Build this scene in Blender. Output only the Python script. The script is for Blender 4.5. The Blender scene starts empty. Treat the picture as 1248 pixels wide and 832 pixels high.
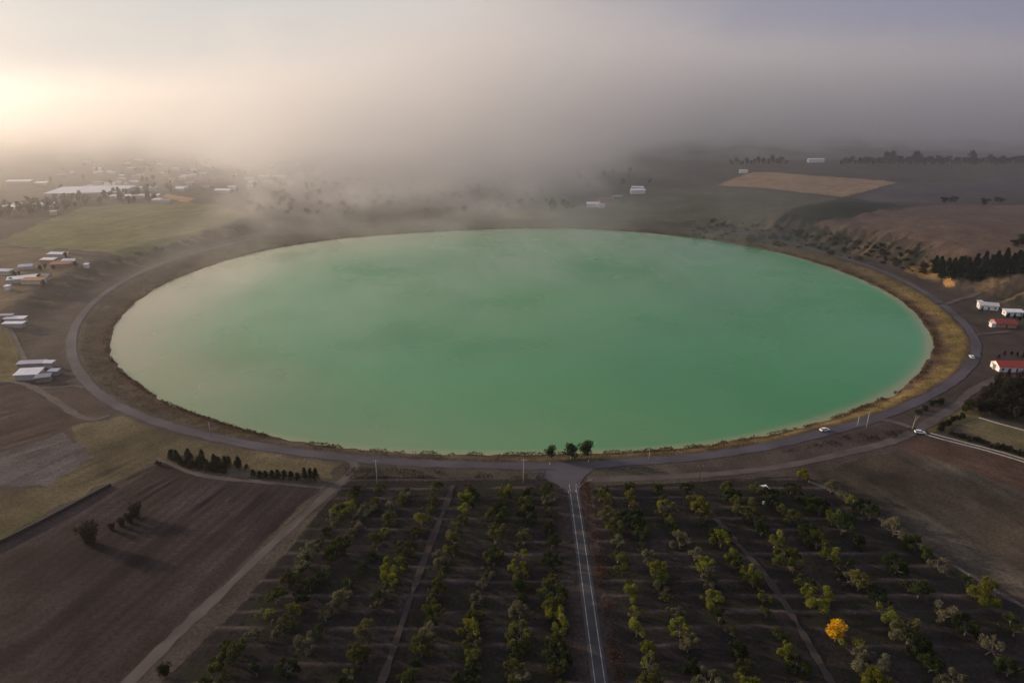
import bpy, math, random, time, os
T0 = time.time()
def tick(n): pass
import numpy as np
from mathutils import Vector, Matrix
random.seed(7); rng = np.random.default_rng(11)
SC = bpy.context.scene
COL = SC.collection
D2R = math.radians

# ------------------------------------------------------------------ camera model
H = 140.0; F = 832.0; CX, CY = 624.0, 416.0; HY = 110.0
PITCH = math.atan((CY - HY) / F); CP, SP = math.cos(PITCH), math.sin(PITCH)

def rays(px, py):
    px = np.asarray(px, float); py = np.asarray(py, float)
    u = (px - CX) / F; v = (CY - py) / F
    return u, CP + v * SP, -SP + v * CP
def unproj(px, py, z=0.0):
    dx, dy, dz = rays(px, py); t = (z - H) / dz
    return np.stack([dx * t, dy * t], -1)
def proj(x, y, z):
    d = y * CP - (z - H) * SP
    v = y * SP + (z - H) * CP
    return CX + F * x / d, CY - F * v / d

# ------------------------------------------------------------------ numpy noise
def _h(i, j, s):
    n = (i * 374761393 + j * 668265263 + s * 974634777) & 0xffffffff
    n = ((n ^ (n >> 13)) * 1274126177) & 0xffffffff
    return ((n ^ (n >> 16)) & 0xffff) / 65535.0
def vn(x, y, s=0):
    xi = np.floor(x).astype(np.int64); yi = np.floor(y).astype(np.int64)
    fx = x - xi; fy = y - yi; fx = fx * fx * (3 - 2 * fx); fy = fy * fy * (3 - 2 * fy)
    a = _h(xi, yi, s); b = _h(xi + 1, yi, s); c = _h(xi, yi + 1, s); d = _h(xi + 1, yi + 1, s)
    return (a * (1 - fx) + b * fx) * (1 - fy) + (c * (1 - fx) + d * fx) * fy
def fbm(x, y, s=0, o=4):
    r = 0; a = .5; t = 0
    for k in range(o):
        r = r + a * vn(x * 2 ** k + 17.3 * k, y * 2 ** k - 9.1 * k, s + k); t += a; a *= .5
    return r / t            # 0..1
def sstep(a, b, x):
    t = np.clip((x - a) / (b - a), 0, 1); return t * t * (3 - 2 * t)

# ------------------------------------------------------------------ lake and ring road
WZ = -2.5
LK = [(132,425),(138,400),(155,378),(185,355),(225,335),(275,318),(330,304),(400,293),(480,286),(560,282),(640,279),(720,280),(800,285),(880,294),(950,308),(1010,325),(1060,345),(1100,368),(1125,392),(1137,415),(1135,435),(1120,455),(1095,475),(1060,492),(1010,510),(950,526),(880,540),(800,549),(720,552),(640,553),(560,553),(480,550),(400,543),(330,532),(270,516),(215,495),(175,473),(148,450)]
RDP = [(690,569),(640,567),(560,566),(480,562),(420,558),(360,550),(300,541),(240,528),(190,514),(150,498),(118,478),(98,455),(88,430),(88,408),(100,385),(125,360),(165,335),(215,315),(300,293),(400,278),(520,269),(620,268),(700,269),(780,274),(860,282),(940,294),(1000,307),(1060,325),(1110,347),(1150,373),(1178,398),(1190,418),(1187,438),(1170,458),(1140,478),(1100,497),(1050,515),(990,530),(920,543),(850,553),(780,561)]
CEN = np.array([5.0, 500.0])
def polar(P):
    d = P - CEN; a = np.degrees(np.arctan2(d[:, 1], d[:, 0])) % 360; r = np.hypot(d[:, 0], d[:, 1])
    o = np.argsort(a); return a[o], r[o]
def ptable(a, r):
    g = np.arange(0, 360, 1.0)
    v = np.interp(g, np.r_[a - 360, a, a + 360], np.r_[r, r, r])
    k = np.exp(-np.linspace(-2, 2, 17) ** 2); k /= k.sum()
    v = np.convolve(np.r_[v[-8:], v, v[:8]], k, 'valid')
    return np.r_[v, v[0]]
LT = ptable(*polar(unproj(*np.array(LK).T, WZ)))
RT = ptable(*polar(unproj(*np.array(RDP).T, 0.0)))
RT = np.maximum(RT, LT + 12)
G361 = np.arange(0, 361, 1.0)
AT = ([0, 8, 16, 27, 41, 60, 90, 110, 130, 143, 164, 174, 186, 200, 215, 250, 335, 346, 353, 360],
      [20, 22, 21, 16, 10, 6, 2, 3, 5, 7, 8, 8, 7, 4, 0, 0, 0, 4, 14, 20])
ST = ([0, 20, 40, 90, 140, 170, 200, 335, 348, 360], [16, 14, 16, 20, 20, 8, 14, 40, 45, 16])
def lakecoords(x, y):
    dx = x - CEN[0]; dy = y - CEN[1]; r = np.hypot(dx, dy); a = np.degrees(np.arctan2(dy, dx)) % 360
    return r, a, np.interp(a, G361, LT), np.interp(a, G361, RT)
BUMPS = []   # (x, y, sx, sy, rot, h)
def hz(x, y, detail=True):
    x = np.asarray(x, float); y = np.asarray(y, float)
    r, a, R, RR = lakecoords(x, y)
    if detail:
        R = R + 3.2 * (fbm(x / 6, y / 6, 5, 3) - .5) + 5.0 * (fbm(x / 24, y / 24, 6, 2) - .5)
    e = RR - 5
    t = np.clip((r - R) / np.maximum(e - R, 1), 0, 1)
    z = WZ - WZ * t ** .8
    z = np.where(r < R, WZ - np.minimum((R - r) * .35, 7), z)
    s = r - RR
    A = np.interp(a, *AT); s0 = np.interp(a, *ST)
    amp = sstep(0, 1, (s - s0) / 38.0)
    if detail:
        ero = np.clip((A - 8) / 7 + .12, .08, 1) * 4 * amp * (1 - amp)
        z = z + ero * 4.5 * (fbm(x / 14, y / 14, 31, 4) - .5) * 2 + ero * 5.0 * (fbm(a * 1.5 + .8 * vn(x / 20, y / 20, 33), s / 50, 32, 4) - .5) * 2
    z = z + A * amp * (1 - sstep(900, 1500, s) * .9)
    # far ridge on the right, falling away to the plain behind
    z = z + 20 * sstep(150, 420, x) * sstep(760, 1130, y) * (1 - sstep(1180, 1500, y))
    # rising spur behind the houses on the right
    z = z + 8 * sstep(300, 470, x + .3 * (y - 400)) * sstep(395, 460, y) * (1 - sstep(700, 900, y)) * (s > 20) * sstep(20, 90, s)
    for bx, by, sx, sy, ro, h in BUMPS:
        c, q = math.cos(ro), math.sin(ro); u = (x - bx) * c + (y - by) * q; v = -(x - bx) * q + (y - by) * c
        z = z + h * np.exp(-(u / sx) ** 2 - (v / sy) ** 2)
    if detail:
        far = sstep(10, 60, s)
        z = z + far * (fbm(x / 90, y / 90, 3, 3) - .5) * 3 * sstep(350, 700, np.hypot(x, y))
    return z
def at(px, py):
    """world point of the ground seen at a photo pixel (ray march on the height function)"""
    sc = np.ndim(px) == 0
    px = np.atleast_1d(np.asarray(px, float)); py = np.atleast_1d(np.asarray(py, float))
    dx, dy, dz = rays(px, py)
    t0 = (45 - H) / dz; t1 = (-10 - H) / dz; res = np.empty((len(px), 3)); N_ = 64
    for c0 in range(0, len(px), 4000):
        q = slice(c0, c0 + 4000); X, Y, Z = dx[q, None], dy[q, None], dz[q, None]; lo = t0[q].copy(); hi = t1[q].copy()
        for lvl in range(3):
            t = lo[:, None] + (hi - lo)[:, None] * np.linspace(0, 1, N_ if lvl == 0 else 20)[None]
            b = (H + Z * t) < hz(X * t, Y * t); b[:, -1] = True; b[:, 0] = False
            i = b.argmax(1); r = np.arange(len(i)); lo = t[r, i - 1]; hi = t[r, i]
        m = (lo + hi) / 2; x = X[:, 0] * m; y = Y[:, 0] * m
        res[q] = np.stack([x, y, hz(x, y)], -1)
    return res[0] if sc else res
b0 = at(1025, 262); BUMPS.append((b0[0], b0[1] + 20, 95, 45, .35, 9))

# ------------------------------------------------------------------ materials
def newmat(name):
    m = bpy.data.materials.new(name); m.use_nodes = True; nt = m.node_tree; nt.nodes.clear()
    return m, nt, nt.nodes.new('ShaderNodeOutputMaterial')
def N(nt, t, **kw):
    n = nt.nodes.new(t)
    for k, v in kw.items():
        if k.startswith('i_'):
            key = k[2:].replace('_', ' ')
            n.inputs[int(key) if key.isdigit() else key].default_value = v
        else: setattr(n, k, v)
    return n
def simple(name, col, rough=.8, metal=0., noise=.25, scale=1.5, objcol=False, spec=.3):
    m, nt, out = newmat(name); p = N(nt, 'ShaderNodeBsdfPrincipled'); p.inputs['Roughness'].default_value = rough
    p.inputs['Metallic'].default_value = metal; p.inputs['Specular IOR Level'].default_value = spec
    tc = N(nt, 'ShaderNodeTexCoord'); no = N(nt, 'ShaderNodeTexNoise', i_Scale=scale, i_Detail=5.)
    nt.links.new(tc.outputs['Object'], no.inputs['Vector'])
    mr = N(nt, 'ShaderNodeMapRange', i_1=.3, i_2=.7, i_3=1 - noise, i_4=1 + noise)
    nt.links.new(no.outputs['Fac'], mr.inputs[0])
    mx = N(nt, 'ShaderNodeVectorMath', operation='SCALE')
    if objcol:
        oi = N(nt, 'ShaderNodeObjectInfo'); nt.links.new(oi.outputs['Color'], mx.inputs[0])
    else: mx.inputs[0].default_value = col[:3]
    nt.links.new(mr.outputs[0], mx.inputs['Scale'])
    nt.links.new(mx.outputs[0], p.inputs['Base Color']); nt.links.new(p.outputs[0], out.inputs[0])
    return m
def foliage(name):
    m, nt, out = newmat(name)
    oi = N(nt, 'ShaderNodeObjectInfo'); tc = N(nt, 'ShaderNodeTexCoord')
    no = N(nt, 'ShaderNodeTexNoise', i_Scale=.9, i_Detail=3.); nt.links.new(tc.outputs['Object'], no.inputs['Vector'])
    at_ = N(nt, 'ShaderNodeAttribute', attribute_name='leaf')
    ad = N(nt, 'ShaderNodeMath', operation='ADD'); nt.links.new(no.outputs['Fac'], ad.inputs[0]); nt.links.new(at_.outputs['Fac'], ad.inputs[1])
    mr = N(nt, 'ShaderNodeMapRange', i_1=.4, i_2=1.6, i_3=.35, i_4=1.8); nt.links.new(ad.outputs[0], mr.inputs[0])
    mx = N(nt, 'ShaderNodeVectorMath', operation='SCALE'); nt.links.new(oi.outputs['Color'], mx.inputs[0]); nt.links.new(mr.outputs[0], mx.inputs['Scale'])
    d = N(nt, 'ShaderNodeBsdfDiffuse'); tr = N(nt, 'ShaderNodeBsdfTranslucent'); ms = N(nt, 'ShaderNodeMixShader', i_0=.3)
    for s in (d, tr): nt.links.new(mx.outputs[0], s.inputs['Color'])
    nt.links.new(d.outputs[0], ms.inputs[1]); nt.links.new(tr.outputs[0], ms.inputs[2]); nt.links.new(ms.outputs[0], out.inputs[0])
    return m
M = {}
M['leaf'] = foliage('leaves')
M['bark'] = simple('bark', (.09, .07, .055), .9, objcol=True, scale=3)
M['paint'] = simple('painted_wall', (.7, .7, .7), .7, objcol=True, noise=.12, scale=.6)
M['roof'] = simple('roof_sheet', (.7, .7, .7), .55, objcol=True, noise=.1, scale=.35)
M['asphalt'] = simple('asphalt', (.05, .048, .052), .85, noise=.3, scale=.12)
M['ring'] = simple('worn_asphalt', (.070, .063, .078), .85, noise=.3, scale=.05)
M['dirt'] = simple('dirt_track', (.088, .073, .070), .95, noise=.3, scale=.1)
M['track'] = simple('faint_track', (.042, .033, .032), .95, noise=.3, scale=.1)
M['line'] = simple('road_paint', (.27, .27, .28), .6, noise=.45, scale=.5)
M['glass'] = simple('dark_glass', (.02, .022, .025), .15, noise=.05, spec=.6)
M['black'] = simple('tyre_rubber', (.015, .015, .015), .8)
M['conc'] = simple('pale_concrete', (.35, .34, .33), .8, noise=.2)
M['wood'] = simple('pole_wood', (.09, .07, .055), .9, noise=.3, scale=2)
M['white'] = simple('white_paint', (.75, .75, .77), .5, noise=.08)

def water_mat():
    m, nt, out = newmat('lake_water'); p = N(nt, 'ShaderNodeBsdfPrincipled')
    p.inputs['IOR'].default_value = 1.38
    tc = N(nt, 'ShaderNodeTexCoord')
    n1 = N(nt, 'ShaderNodeTexNoise', i_Scale=.006, i_Detail=3., i_Distortion=.3); nt.links.new(tc.outputs['Object'], n1.inputs['Vector'])
    cr = N(nt, 'ShaderNodeValToRGB'); cr.color_ramp.elements[0].position = .35; cr.color_ramp.elements[1].position = .68
    cr.color_ramp.elements[0].color = (.036, .225, .082, 1); cr.color_ramp.elements[1].color = (.052, .27, .094, 1)
    nt.links.new(n1.outputs['Fac'], cr.inputs[0])
    # shallow silty margin, and the west water's sky reflection painted in as cream
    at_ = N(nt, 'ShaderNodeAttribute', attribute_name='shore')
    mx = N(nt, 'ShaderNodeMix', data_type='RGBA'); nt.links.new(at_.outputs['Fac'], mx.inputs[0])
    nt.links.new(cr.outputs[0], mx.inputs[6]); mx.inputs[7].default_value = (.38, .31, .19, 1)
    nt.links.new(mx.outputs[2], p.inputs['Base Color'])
    n2 = N(nt, 'ShaderNodeTexNoise', i_Scale=.01, i_Detail=3., i_Distortion=.2); nt.links.new(tc.outputs['Object'], n2.inputs['Vector'])
    mr = N(nt, 'ShaderNodeMapRange', i_1=.35, i_2=.65, i_3=.08, i_4=.36); nt.links.new(n2.outputs['Fac'], mr.inputs[0])
    nt.links.new(mr.outputs[0], p.inputs['Roughness'])
    mp = N(nt, 'ShaderNodeMapping'); mp.inputs['Scale'].default_value = (.35, .8, 1); nt.links.new(tc.outputs['Object'], mp.inputs['Vector'])
    n3 = N(nt, 'ShaderNodeTexNoise', i_Scale=.6, i_Detail=3.); nt.links.new(mp.outputs[0], n3.inputs['Vector'])
    bp = N(nt, 'ShaderNodeBump', i_Strength=.4, i_Distance=.12); nt.links.new(n3.outputs['Fac'], bp.inputs['Height']); nt.links.new(bp.outputs[0], p.inputs['Normal'])
    nt.links.new(p.outputs[0], out.inputs[0]); return m
M['water'] = water_mat()

def ground_mat():
    m, nt, out = newmat('earth'); p = N(nt, 'ShaderNodeBsdfPrincipled'); p.inputs['Roughness'].default_value = .95
    p.inputs['Specular IOR Level'].default_value = .1
    a = N(nt, 'ShaderNodeAttribute', attribute_name='col'); tc = N(nt, 'ShaderNodeTexCoord')
    n1 = N(nt, 'ShaderNodeTexNoise', i_Scale=.9, i_Detail=6., i_Roughness=.65); nt.links.new(tc.outputs['Object'], n1.inputs['Vector'])
    n2 = N(nt, 'ShaderNodeTexNoise', i_Scale=.07, i_Detail=5., i_Roughness=.6); nt.links.new(tc.outputs['Object'], n2.inputs['Vector'])
    r1 = N(nt, 'ShaderNodeMapRange', i_1=.3, i_2=.7, i_3=.55, i_4=1.45); nt.links.new(n1.outputs['Fac'], r1.inputs[0])
    r2 = N(nt, 'ShaderNodeMapRange', i_1=.3, i_2=.7, i_3=.72, i_4=1.28); nt.links.new(n2.outputs['Fac'], r2.inputs[0])
    mu = N(nt, 'ShaderNodeMath', operation='MULTIPLY'); nt.links.new(r1.outputs[0], mu.inputs[0]); nt.links.new(r2.outputs[0], mu.inputs[1])
    s = N(nt, 'ShaderNodeVectorMath', operation='SCALE'); nt.links.new(a.outputs['Color'], s.inputs[0]); nt.links.new(mu.outputs[0], s.inputs['Scale'])
    nt.links.new(s.outputs[0], p.inputs['Base Color'])
    bp = N(nt, 'ShaderNodeBump', i_Strength=.5, i_Distance=.25); nt.links.new(n1.outputs['Fac'], bp.inputs['Height']); nt.links.new(bp.outputs[0], p.inputs['Normal'])
    nt.links.new(p.outputs[0], out.inputs[0]); return m
M['earth'] = ground_mat()

# ------------------------------------------------------------------ object helpers
def mesh_np(name, V, Fa, mat, smooth=False):
    """V (n,3), Fa (m,3|4) arrays -> mesh"""
    V = np.asarray(V, np.float32); Fa = np.asarray(Fa, np.int32); k = Fa.shape[1]
    me = bpy.data.meshes.new(name); me.vertices.add(len(V)); me.vertices.foreach_set('co', V.ravel())
    me.loops.add(Fa.size); me.loops.foreach_set('vertex_index', Fa.ravel())
    me.polygons.add(len(Fa)); me.polygons.foreach_set('loop_start', np.arange(0, Fa.size, k, dtype=np.int32))
    try: me.polygons.foreach_set('loop_total', np.full(len(Fa), k, np.int32))
    except Exception: pass
    me.update(calc_edges=True); me.validate(clean_customdata=False)
    if smooth: me.polygons.foreach_set('use_smooth', np.ones(len(me.polygons), bool))
    if mat: me.materials.append(mat)
    return me
def link(name, data, parent=None, color=None, loc=None, rz=0):
    o = bpy.data.objects.new(name, data); COL.objects.link(o)
    if parent: o.parent = parent
    if color is not None: o.color = (*color[:3], 1)
    if loc is not None: o.location = loc
    o.rotation_euler = (0, 0, rz); return o
def tag(o, label, cat, group=None):
    o['label'] = label; o['category'] = cat
    if group: o['group'] = group
    return o
def thing(name, label, cat, loc, rz=0, group=None):
    return tag(link(name, None, loc=loc, rz=rz), label, cat, group)
def struct(o, kind='structure'): o['kind'] = kind; return o

class MB:
    def __init__(s): s.v = []; s.f = []
    def quadbox(s, c, d, rot=0, taper=1.0):
        c = np.array(c, float); d = np.array(d, float) / 2; b = len(s.v)
        cr, sr = math.cos(rot), math.sin(rot)
        for sz in (-1, 1):
            k = taper if sz > 0 else 1
            for sx, sy in ((-1, -1), (1, -1), (1, 1), (-1, 1)):
                x, y = sx * d[0] * k, sy * d[1] * k
                s.v.append((c[0] + x * cr - y * sr, c[1] + x * sr + y * cr, c[2] + sz * d[2]))
        s.f += [(b, b+3, b+2, b+1), (b+4, b+5, b+6, b+7), (b, b+1, b+5, b+4), (b+1, b+2, b+6, b+5), (b+2, b+3, b+7, b+6), (b+3, b, b+4, b+7)]
    def tube(s, p0, p1, r0, r1, n=6):
        p0 = Vector(p0); p1 = Vector(p1); d = (p1 - p0)
        if d.length < 1e-6: return
        q = d.to_track_quat('Z', 'Y'); b = len(s.v)
        for p, r in ((p0, r0), (p1, r1)):
            for k in range(n):
                w = q @ Vector((r * math.cos(2 * math.pi * k / n), r * math.sin(2 * math.pi * k / n), 0)); s.v.append(tuple(p + w))
        for k in range(n): s.f.append((b + k, b + (k + 1) % n, b + n + (k + 1) % n, b + n + k))
        s.f.append(tuple(b + n + k for k in range(n))); s.f.append(tuple(b + n - 1 - k for k in range(n)))
    def poly(s, pts, faces):
        b = len(s.v); s.v += [tuple(p) for p in pts]; s.f += [tuple(b + i for i in f) for f in faces]
    def mesh(s, name, mat, smooth=False):
        me = bpy.data.meshes.new(name); me.from_pydata(s.v, [], s.f); me.update()
        if mat: me.materials.append(mat)
        if smooth: me.polygons.foreach_set('use_smooth', [True] * len(me.polygons))
        return me
    def obj(s, name, mat, parent=None, color=None, smooth=False): return link(name, s.mesh(name, mat, smooth), parent, color)

# ------------------------------------------------------------------ ground regions (fields)
def inpoly(x, y, P):
    c = np.zeros(x.shape, bool); n = len(P); j = n - 1
    for i in range(n):
        xi, yi = P[i][0], P[i][1]; xj, yj = P[j][0], P[j][1]
        c ^= ((yi > y) != (yj > y)) & (x < (xj - xi) * (y - yi) / (yj - yi + 1e-12) + xi); j = i
    return c
def wpoly(pts):
    a = np.array(pts, float); return at(a[:, 0], a[:, 1])[:, :2]
# name, pixel outline, albedo, furrow line (two pixels), spacing, furrow strength, mottling, edge wobble
FIELDS = [
 ('field', [(-60,700),(0,669),(130,594),(200,562),(240,579),(300,586),(392,594),(340,640),(150,838),(-100,860)], (.034,.0255,.0265), ((150,832),(392,594)), 4.2, .30, .8, .6),
 ('field', [(-60,600),(0,600),(78,612),(0,655),(-60,690)], (.082,.092,.026), ((0,650),(78,612)), 3, .1, .4, 1),
 ('field', [(-60,570),(0,552),(80,523),(118,556),(60,592),(0,597),(-60,600)], (.078,.068,.072), ((0,590),(110,540)), 4, .15, .4, 3),
 ('field', [(-60,480),(0,468),(30,472),(98,515),(60,532),(0,552),(-60,570)], (.052,.036,.034), ((0,540),(90,512)), 4, .12, .5, .8),
 ('field', [(48,475),(92,473),(112,485),(134,507),(112,512),(96,505)], (.066,.050,.044), None, 4, .1, .5, .6),
 ('meadow', [(98,515),(118,512),(160,508),(250,535),(360,556),(418,563),(405,580),(300,572),(205,558),(130,590),(0,650),(-60,690),(-60,600),(0,598),(60,592),(118,556),(80,523)], (.098,.08,.045), ((130,590),(0,650)), 5, .08, .9, 2),
 ('field', [(-120,385),(10,398),(22,430),(34,464),(-30,466),(-120,470)], (.12,.10,.045), ((10,400),(34,464)), 5, .1, .4, 1.5),
 ('field', [(-120,420),(-100,300),(0,293),(100,252),(200,246),(270,250),(300,262),(287,270),(200,302),(152,314),(60,303),(0,300)], (.125,.125,.055), ((0,296),(200,250)), 9, .10, .4, 4),
 ('field', [(-120,385),(-120,300),(0,301),(60,304),(110,318),(60,345),(0,380)], (.12,.09,.06), ((0,340),(100,318)), 7, .08, .4, 3),
 ('field', [(980,577),(1097,546),(1180,572),(1260,604),(1320,640),(1320,790),(1248,732),(1180,690),(1092,640),(1030,598)], (.058,.047,.036), ((1000,575),(1248,730)), 5, .12, 1.1, 1),
 ('field', [(1097,546),(1126,532),(1180,546),(1260,567),(1320,585),(1320,625),(1260,604),(1180,572)], (.078,.048,.036), ((1126,532),(1248,565)), 5, .12, .5, 1),
 ('field', [(1166,522),(1193,509),(1260,526),(1320,545),(1320,575),(1260,558)], (.115,.095,.052), ((1193,509),(1248,525)), 4, .06, .4, .6),
 ('verge', [(1125,524),(1150,508),(1172,492),(1193,505),(1166,520),(1140,530)], (.10,.082,.04), None, 4, .1, .6, 1.5),
 ('field', [(872,226),(916,210),(1094,222),(1028,240)], (.27,.175,.105), ((872,226),(916,210)), 14, .06, .25, 2),
 ('field', [(955,268),(985,250),(1030,240),(1075,243),(1097,252),(1040,266),(985,273)], (.022,.027,.022), None, 8, .1, .5, 4),
 ('field', [(985,274),(1040,267),(1100,254),(1160,248),(1260,250),(1320,252),(1320,330),(1248,322),(1170,312),(1110,292),(1050,281)], (.105,.075,.062), ((1040,267),(1248,320)), 12, .06, .4, 4),
 ('field', [(640,262),(720,250),(790,228),(880,228),(1020,242),(980,250),(950,268),(850,272),(760,268)], (.085,.078,.055), ((720,250),(880,228)), 12, .06, .4, 6),
 ('field', [(1100,250),(1248,246),(1320,246),(1320,215),(1110,222),(1040,240)], (.07,.058,.062), ((1110,240),(1248,226)), 12, .06, .4, 5),
 ('woodland', [(330,272),(330,238),(420,222),(560,214),(700,212),(790,206),(830,212),(800,226),(725,240),(690,258),(640,256),(600,266),(480,268),(400,276)], (.036,.034,.024), None, 12, .1, .9, 8),
 ('field', [(610,268),(612,262),(640,256),(668,258),(680,264),(660,269)], (.16,.125,.065), None, 12, .1, .4, 3),
 ('ground', [(1098,332),(1105,322),(1122,320),(1140,328),(1142,340),(1120,336)], (.21,.14,.07), None, 6, .1, .9, 4),
 ('ground', [(1146,346),(1152,338),(1164,342),(1166,347),(1155,349)], (.34,.20,.07), None, 6, .1, .5, 1),
 ('field', [(72,236),(74,232),(125,222),(155,222),(150,230),(105,239)], (.4,.4,.42), None, 12, .1, .2, 1),
 ('field', [(196,240),(205,236),(238,242),(225,247)], (.28,.18,.08), None, 12, .1, .2, 3),
]
ORCH_L = [(425,585),(440,580),(560,582),(683,585),(690,600),(716,840),(715,900),(100,900),(190,838),(300,730),(392,620)]
ORCH_R = [(722,592),(820,588),(960,580),(985,582),(1095,650),(1180,702),(1260,752),(1330,800),(1330,900),(752,900),(745,838)]

def build_ground():
    # polar grid round the camera foot: finer where the picture resolves more
    ys = np.r_[np.arange(980, 300, -.9), np.arange(300, 160, -.55), np.arange(160, 120, -1.)]
    rad = H * (1 / np.tan(np.arctan((ys - CY) / F) + PITCH)); rad = rad[rad > 60]
    rad = np.r_[[.5, 25, 45, 60, 75], rad[rad > 85], [3500, 4500, 6000, 9000]]; rad = np.unique(rad)
    az = np.r_[np.arange(-180, -44, 6.), np.arange(-42, 42.01, .095), np.arange(48, 180, 6.)]
    a = np.radians(az); Rr, Aa = np.meshgrid(rad, a, indexing='ij')
    x = (Rr * np.sin(Aa)).ravel(); y = (Rr * np.cos(Aa)).ravel()
    z = hz(x, y)
    r, an, R, RR = lakecoords(x, y); s = r - RR; d = r - R
    w1 = fbm(x / 60, y / 60, 40, 4); w2 = fbm(x / 12, y / 12, 50, 4); w3 = fbm(x / 3, y / 3, 60, 3)
    base = np.array([.058, .046, .042])
    col = base[None] * (.7 + .6 * w1)[:, None] * (.75 + .5 * w2)[:, None]
    ol = np.array([.068, .066, .042]); k = sstep(.45, .62, fbm(x / 120, y / 120, 70, 3))[:, None]
    col = col * (1 - k * .6) + ol * (.7 + .6 * w2)[:, None] * k * .6
    reg = np.zeros(len(x), np.int32); names = ['ground']
    # crater slope
    A = np.interp(an, *AT); s0 = np.interp(an, *ST); amp = sstep(0, 1, (s - s0) / 38.)
    slope = (4 * amp * (1 - amp)) * np.clip(A / 12, 0, 1)
    sc = np.array([.062, .050, .042]); sc2 = np.array([.15, .105, .065]); sc3 = np.array([.024, .026, .02])
    q = fbm(an * 1.3 + .8 * w2, s / 40, 81, 4); q2 = fbm(an * .9, s / 30, 82, 4) * .6 + w2 * .4
    sl = sc[None] * (1 - sstep(.52, .66, q))[:, None] + sc2[None] * sstep(.52, .66, q)[:, None]
    sl = sl * (1 - sstep(.5, .6, q2))[:, None] + sc3[None] * sstep(.5, .6, q2)[:, None]
    kk = np.clip(slope * 1.6, 0, 1)[:, None]; col = col * (1 - kk) + sl * kk
    # fields
    cache = {}
    for i, (nm, poly, c, fur, spc, fs, mot, wob) in enumerate(FIELDS):
        P = wpoly(poly); lo = P.min(0) - 10; hi = P.max(0) + 10
        m = np.where((x > lo[0]) & (x < hi[0]) & (y > lo[1]) & (y < hi[1]))[0]
        xx, yy = x[m], y[m]
        inn = inpoly(xx + wob * 2.5 * (vn(xx / 6, yy / 6, 90 + i) - .5), yy + wob * 2.5 * (vn(xx / 6, yy / 6, 190 + i) - .5), P)
        m = m[inn]; xx, yy = x[m], y[m]
        v = (1 + mot * (fbm(xx / 30, yy / 30, 300 + i, 4) - .5) * 1.5) * (1 + .5 * mot * (w2[m] - .5))
        if fur:
            fp = wpoly(fur); dd = fp[1] - fp[0]; dd /= np.hypot(*dd); u = -xx * dd[1] + yy * dd[0]; al = xx * dd[0] + yy * dd[1]
            v = v * (1 + .45 * fs * np.sin(2 * np.pi * (u + 1.5 * (fbm(xx / 25, yy / 25, 400 + i, 2) - .5)) / spc) * (.4 + 1.2 * vn(al / 40, u / 9, 500 + i)))
            v = v * (1 + fs * 1.3 * (vn(u / 5, al / 160, 600 + i) - .5) * 2)
        cc = np.array(c)[None] * 1.05 * v[:, None]
        tint = (fbm(xx / 45, yy / 45, 700 + i, 3) - .5)[:, None] * mot
        cc = cc * (1 + tint * np.array([.25, .05, -.2])[None])
        col[m] = cc
        names.append(nm); reg[m] = len(names) - 1
    # orchards
    for nm, poly, yoff in (('orchard_soil', ORCH_L, 0), ('orchard_soil', ORCH_R, 0)):
        P = wpoly(poly); inn = inpoly(x + 2 * (w3 - .5), y + 2 * (w3 - .5), P)
        m = np.where(inn)[0]; xx, yy = x[m], y[m]
        ph = (yy + .25 * (vn(xx / 4, yy / 4, 801) - .5) + 1.2 * (vn(xx / 30, yy / 30, 804) - .5)) / 6.4
        rdg = np.exp(-((ph % 1 - .5) / .13) ** 2); edge = np.abs(ph % 1 - .5)
        c = np.array([.021, .0175, .0185])[None] * (.55 + .9 * w2[m])[:, None]
        gm = sstep(.5, .62, fbm(xx / 9, yy / 9, 802, 3))[:, None] * (1 - rdg[:, None]) * .7
        c = c * (1 - gm) + np.array([.020, .021, .012])[None] * gm
        st = (.12 + .95 * sstep(.38, .66, fbm(xx / 15, yy / 7, 803, 3)))
        c = c * (1 - (rdg * st * .6)[:, None]) + np.array([.098, .080, .076])[None] * (rdg * st * .6)[:, None]
        col[m] = c; z[m] += .34 * rdg * st; names.append(nm); reg[m] = len(names) - 1
    # bare shoulder beside the straight road
    rx = 22.5 + 0 * y
    dxr = np.abs(x - rx); m = np.where((dxr < 9) & (y < 245) & (y > 90))[0]
    k = (1 - sstep(3, 9, dxr[m] + 2.5 * (w2[m] - .5)))[:, None]
    col[m] = col[m] * (1 - k) + np.array([.045, .034, .033])[None] * (.8 + .4 * w3[m])[:, None] * k
    # grassy bank between water and ring road
    t = d / np.maximum(RR - R, 1)
    m = np.where((d > -3) & (s < -3))[0]
    gr = np.array([.16, .115, .042]); br = np.array([.078, .05, .033]); leftdull = np.array([.072, .058, .042])
    rightness = sstep(-60, 180, x[m])[:, None] * (1 - .8 * sstep(420, 600, y[m]))[:, None]
    g = leftdull * (1 - rightness) + gr * rightness
    tb = sstep(.18, .45, t[m] + .35 * (w2[m] - .5))[:, None]
    c = (br * (1 - tb) + g * tb) * (.6 + .8 * w2[m])[:, None] * (.8 + .4 * w3[m])[:, None]
    band = (.82 + .36 * vn(t[m] * 7, an[m] / 9, 910))[:, None]
    col[m] = c * band; names.append('grass_bank'); reg[m] = len(names) - 1
    # dusty shoulders along the ring road
    m = np.where((s > -7) & (s < 9))[0]
    k = (1 - sstep(2.5, 6.5, np.abs(s[m]) + 3 * (w2[m] - .5)))[:, None] * .8
    col[m] = col[m] * (1 - k) + np.array([.068, .054, .05])[None] * (.8 + .4 * w3[m])[:, None] * k
    col = np.clip(col, .008, .8)
    nr, na = len(rad), len(a)
    idx = np.arange(nr * na).reshape(nr, na)
    i0 = idx[:-1, :]; i1 = idx[1:, :]; i0n = np.roll(i0, -1, 1); i1n = np.roll(i1, -1, 1)
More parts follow.
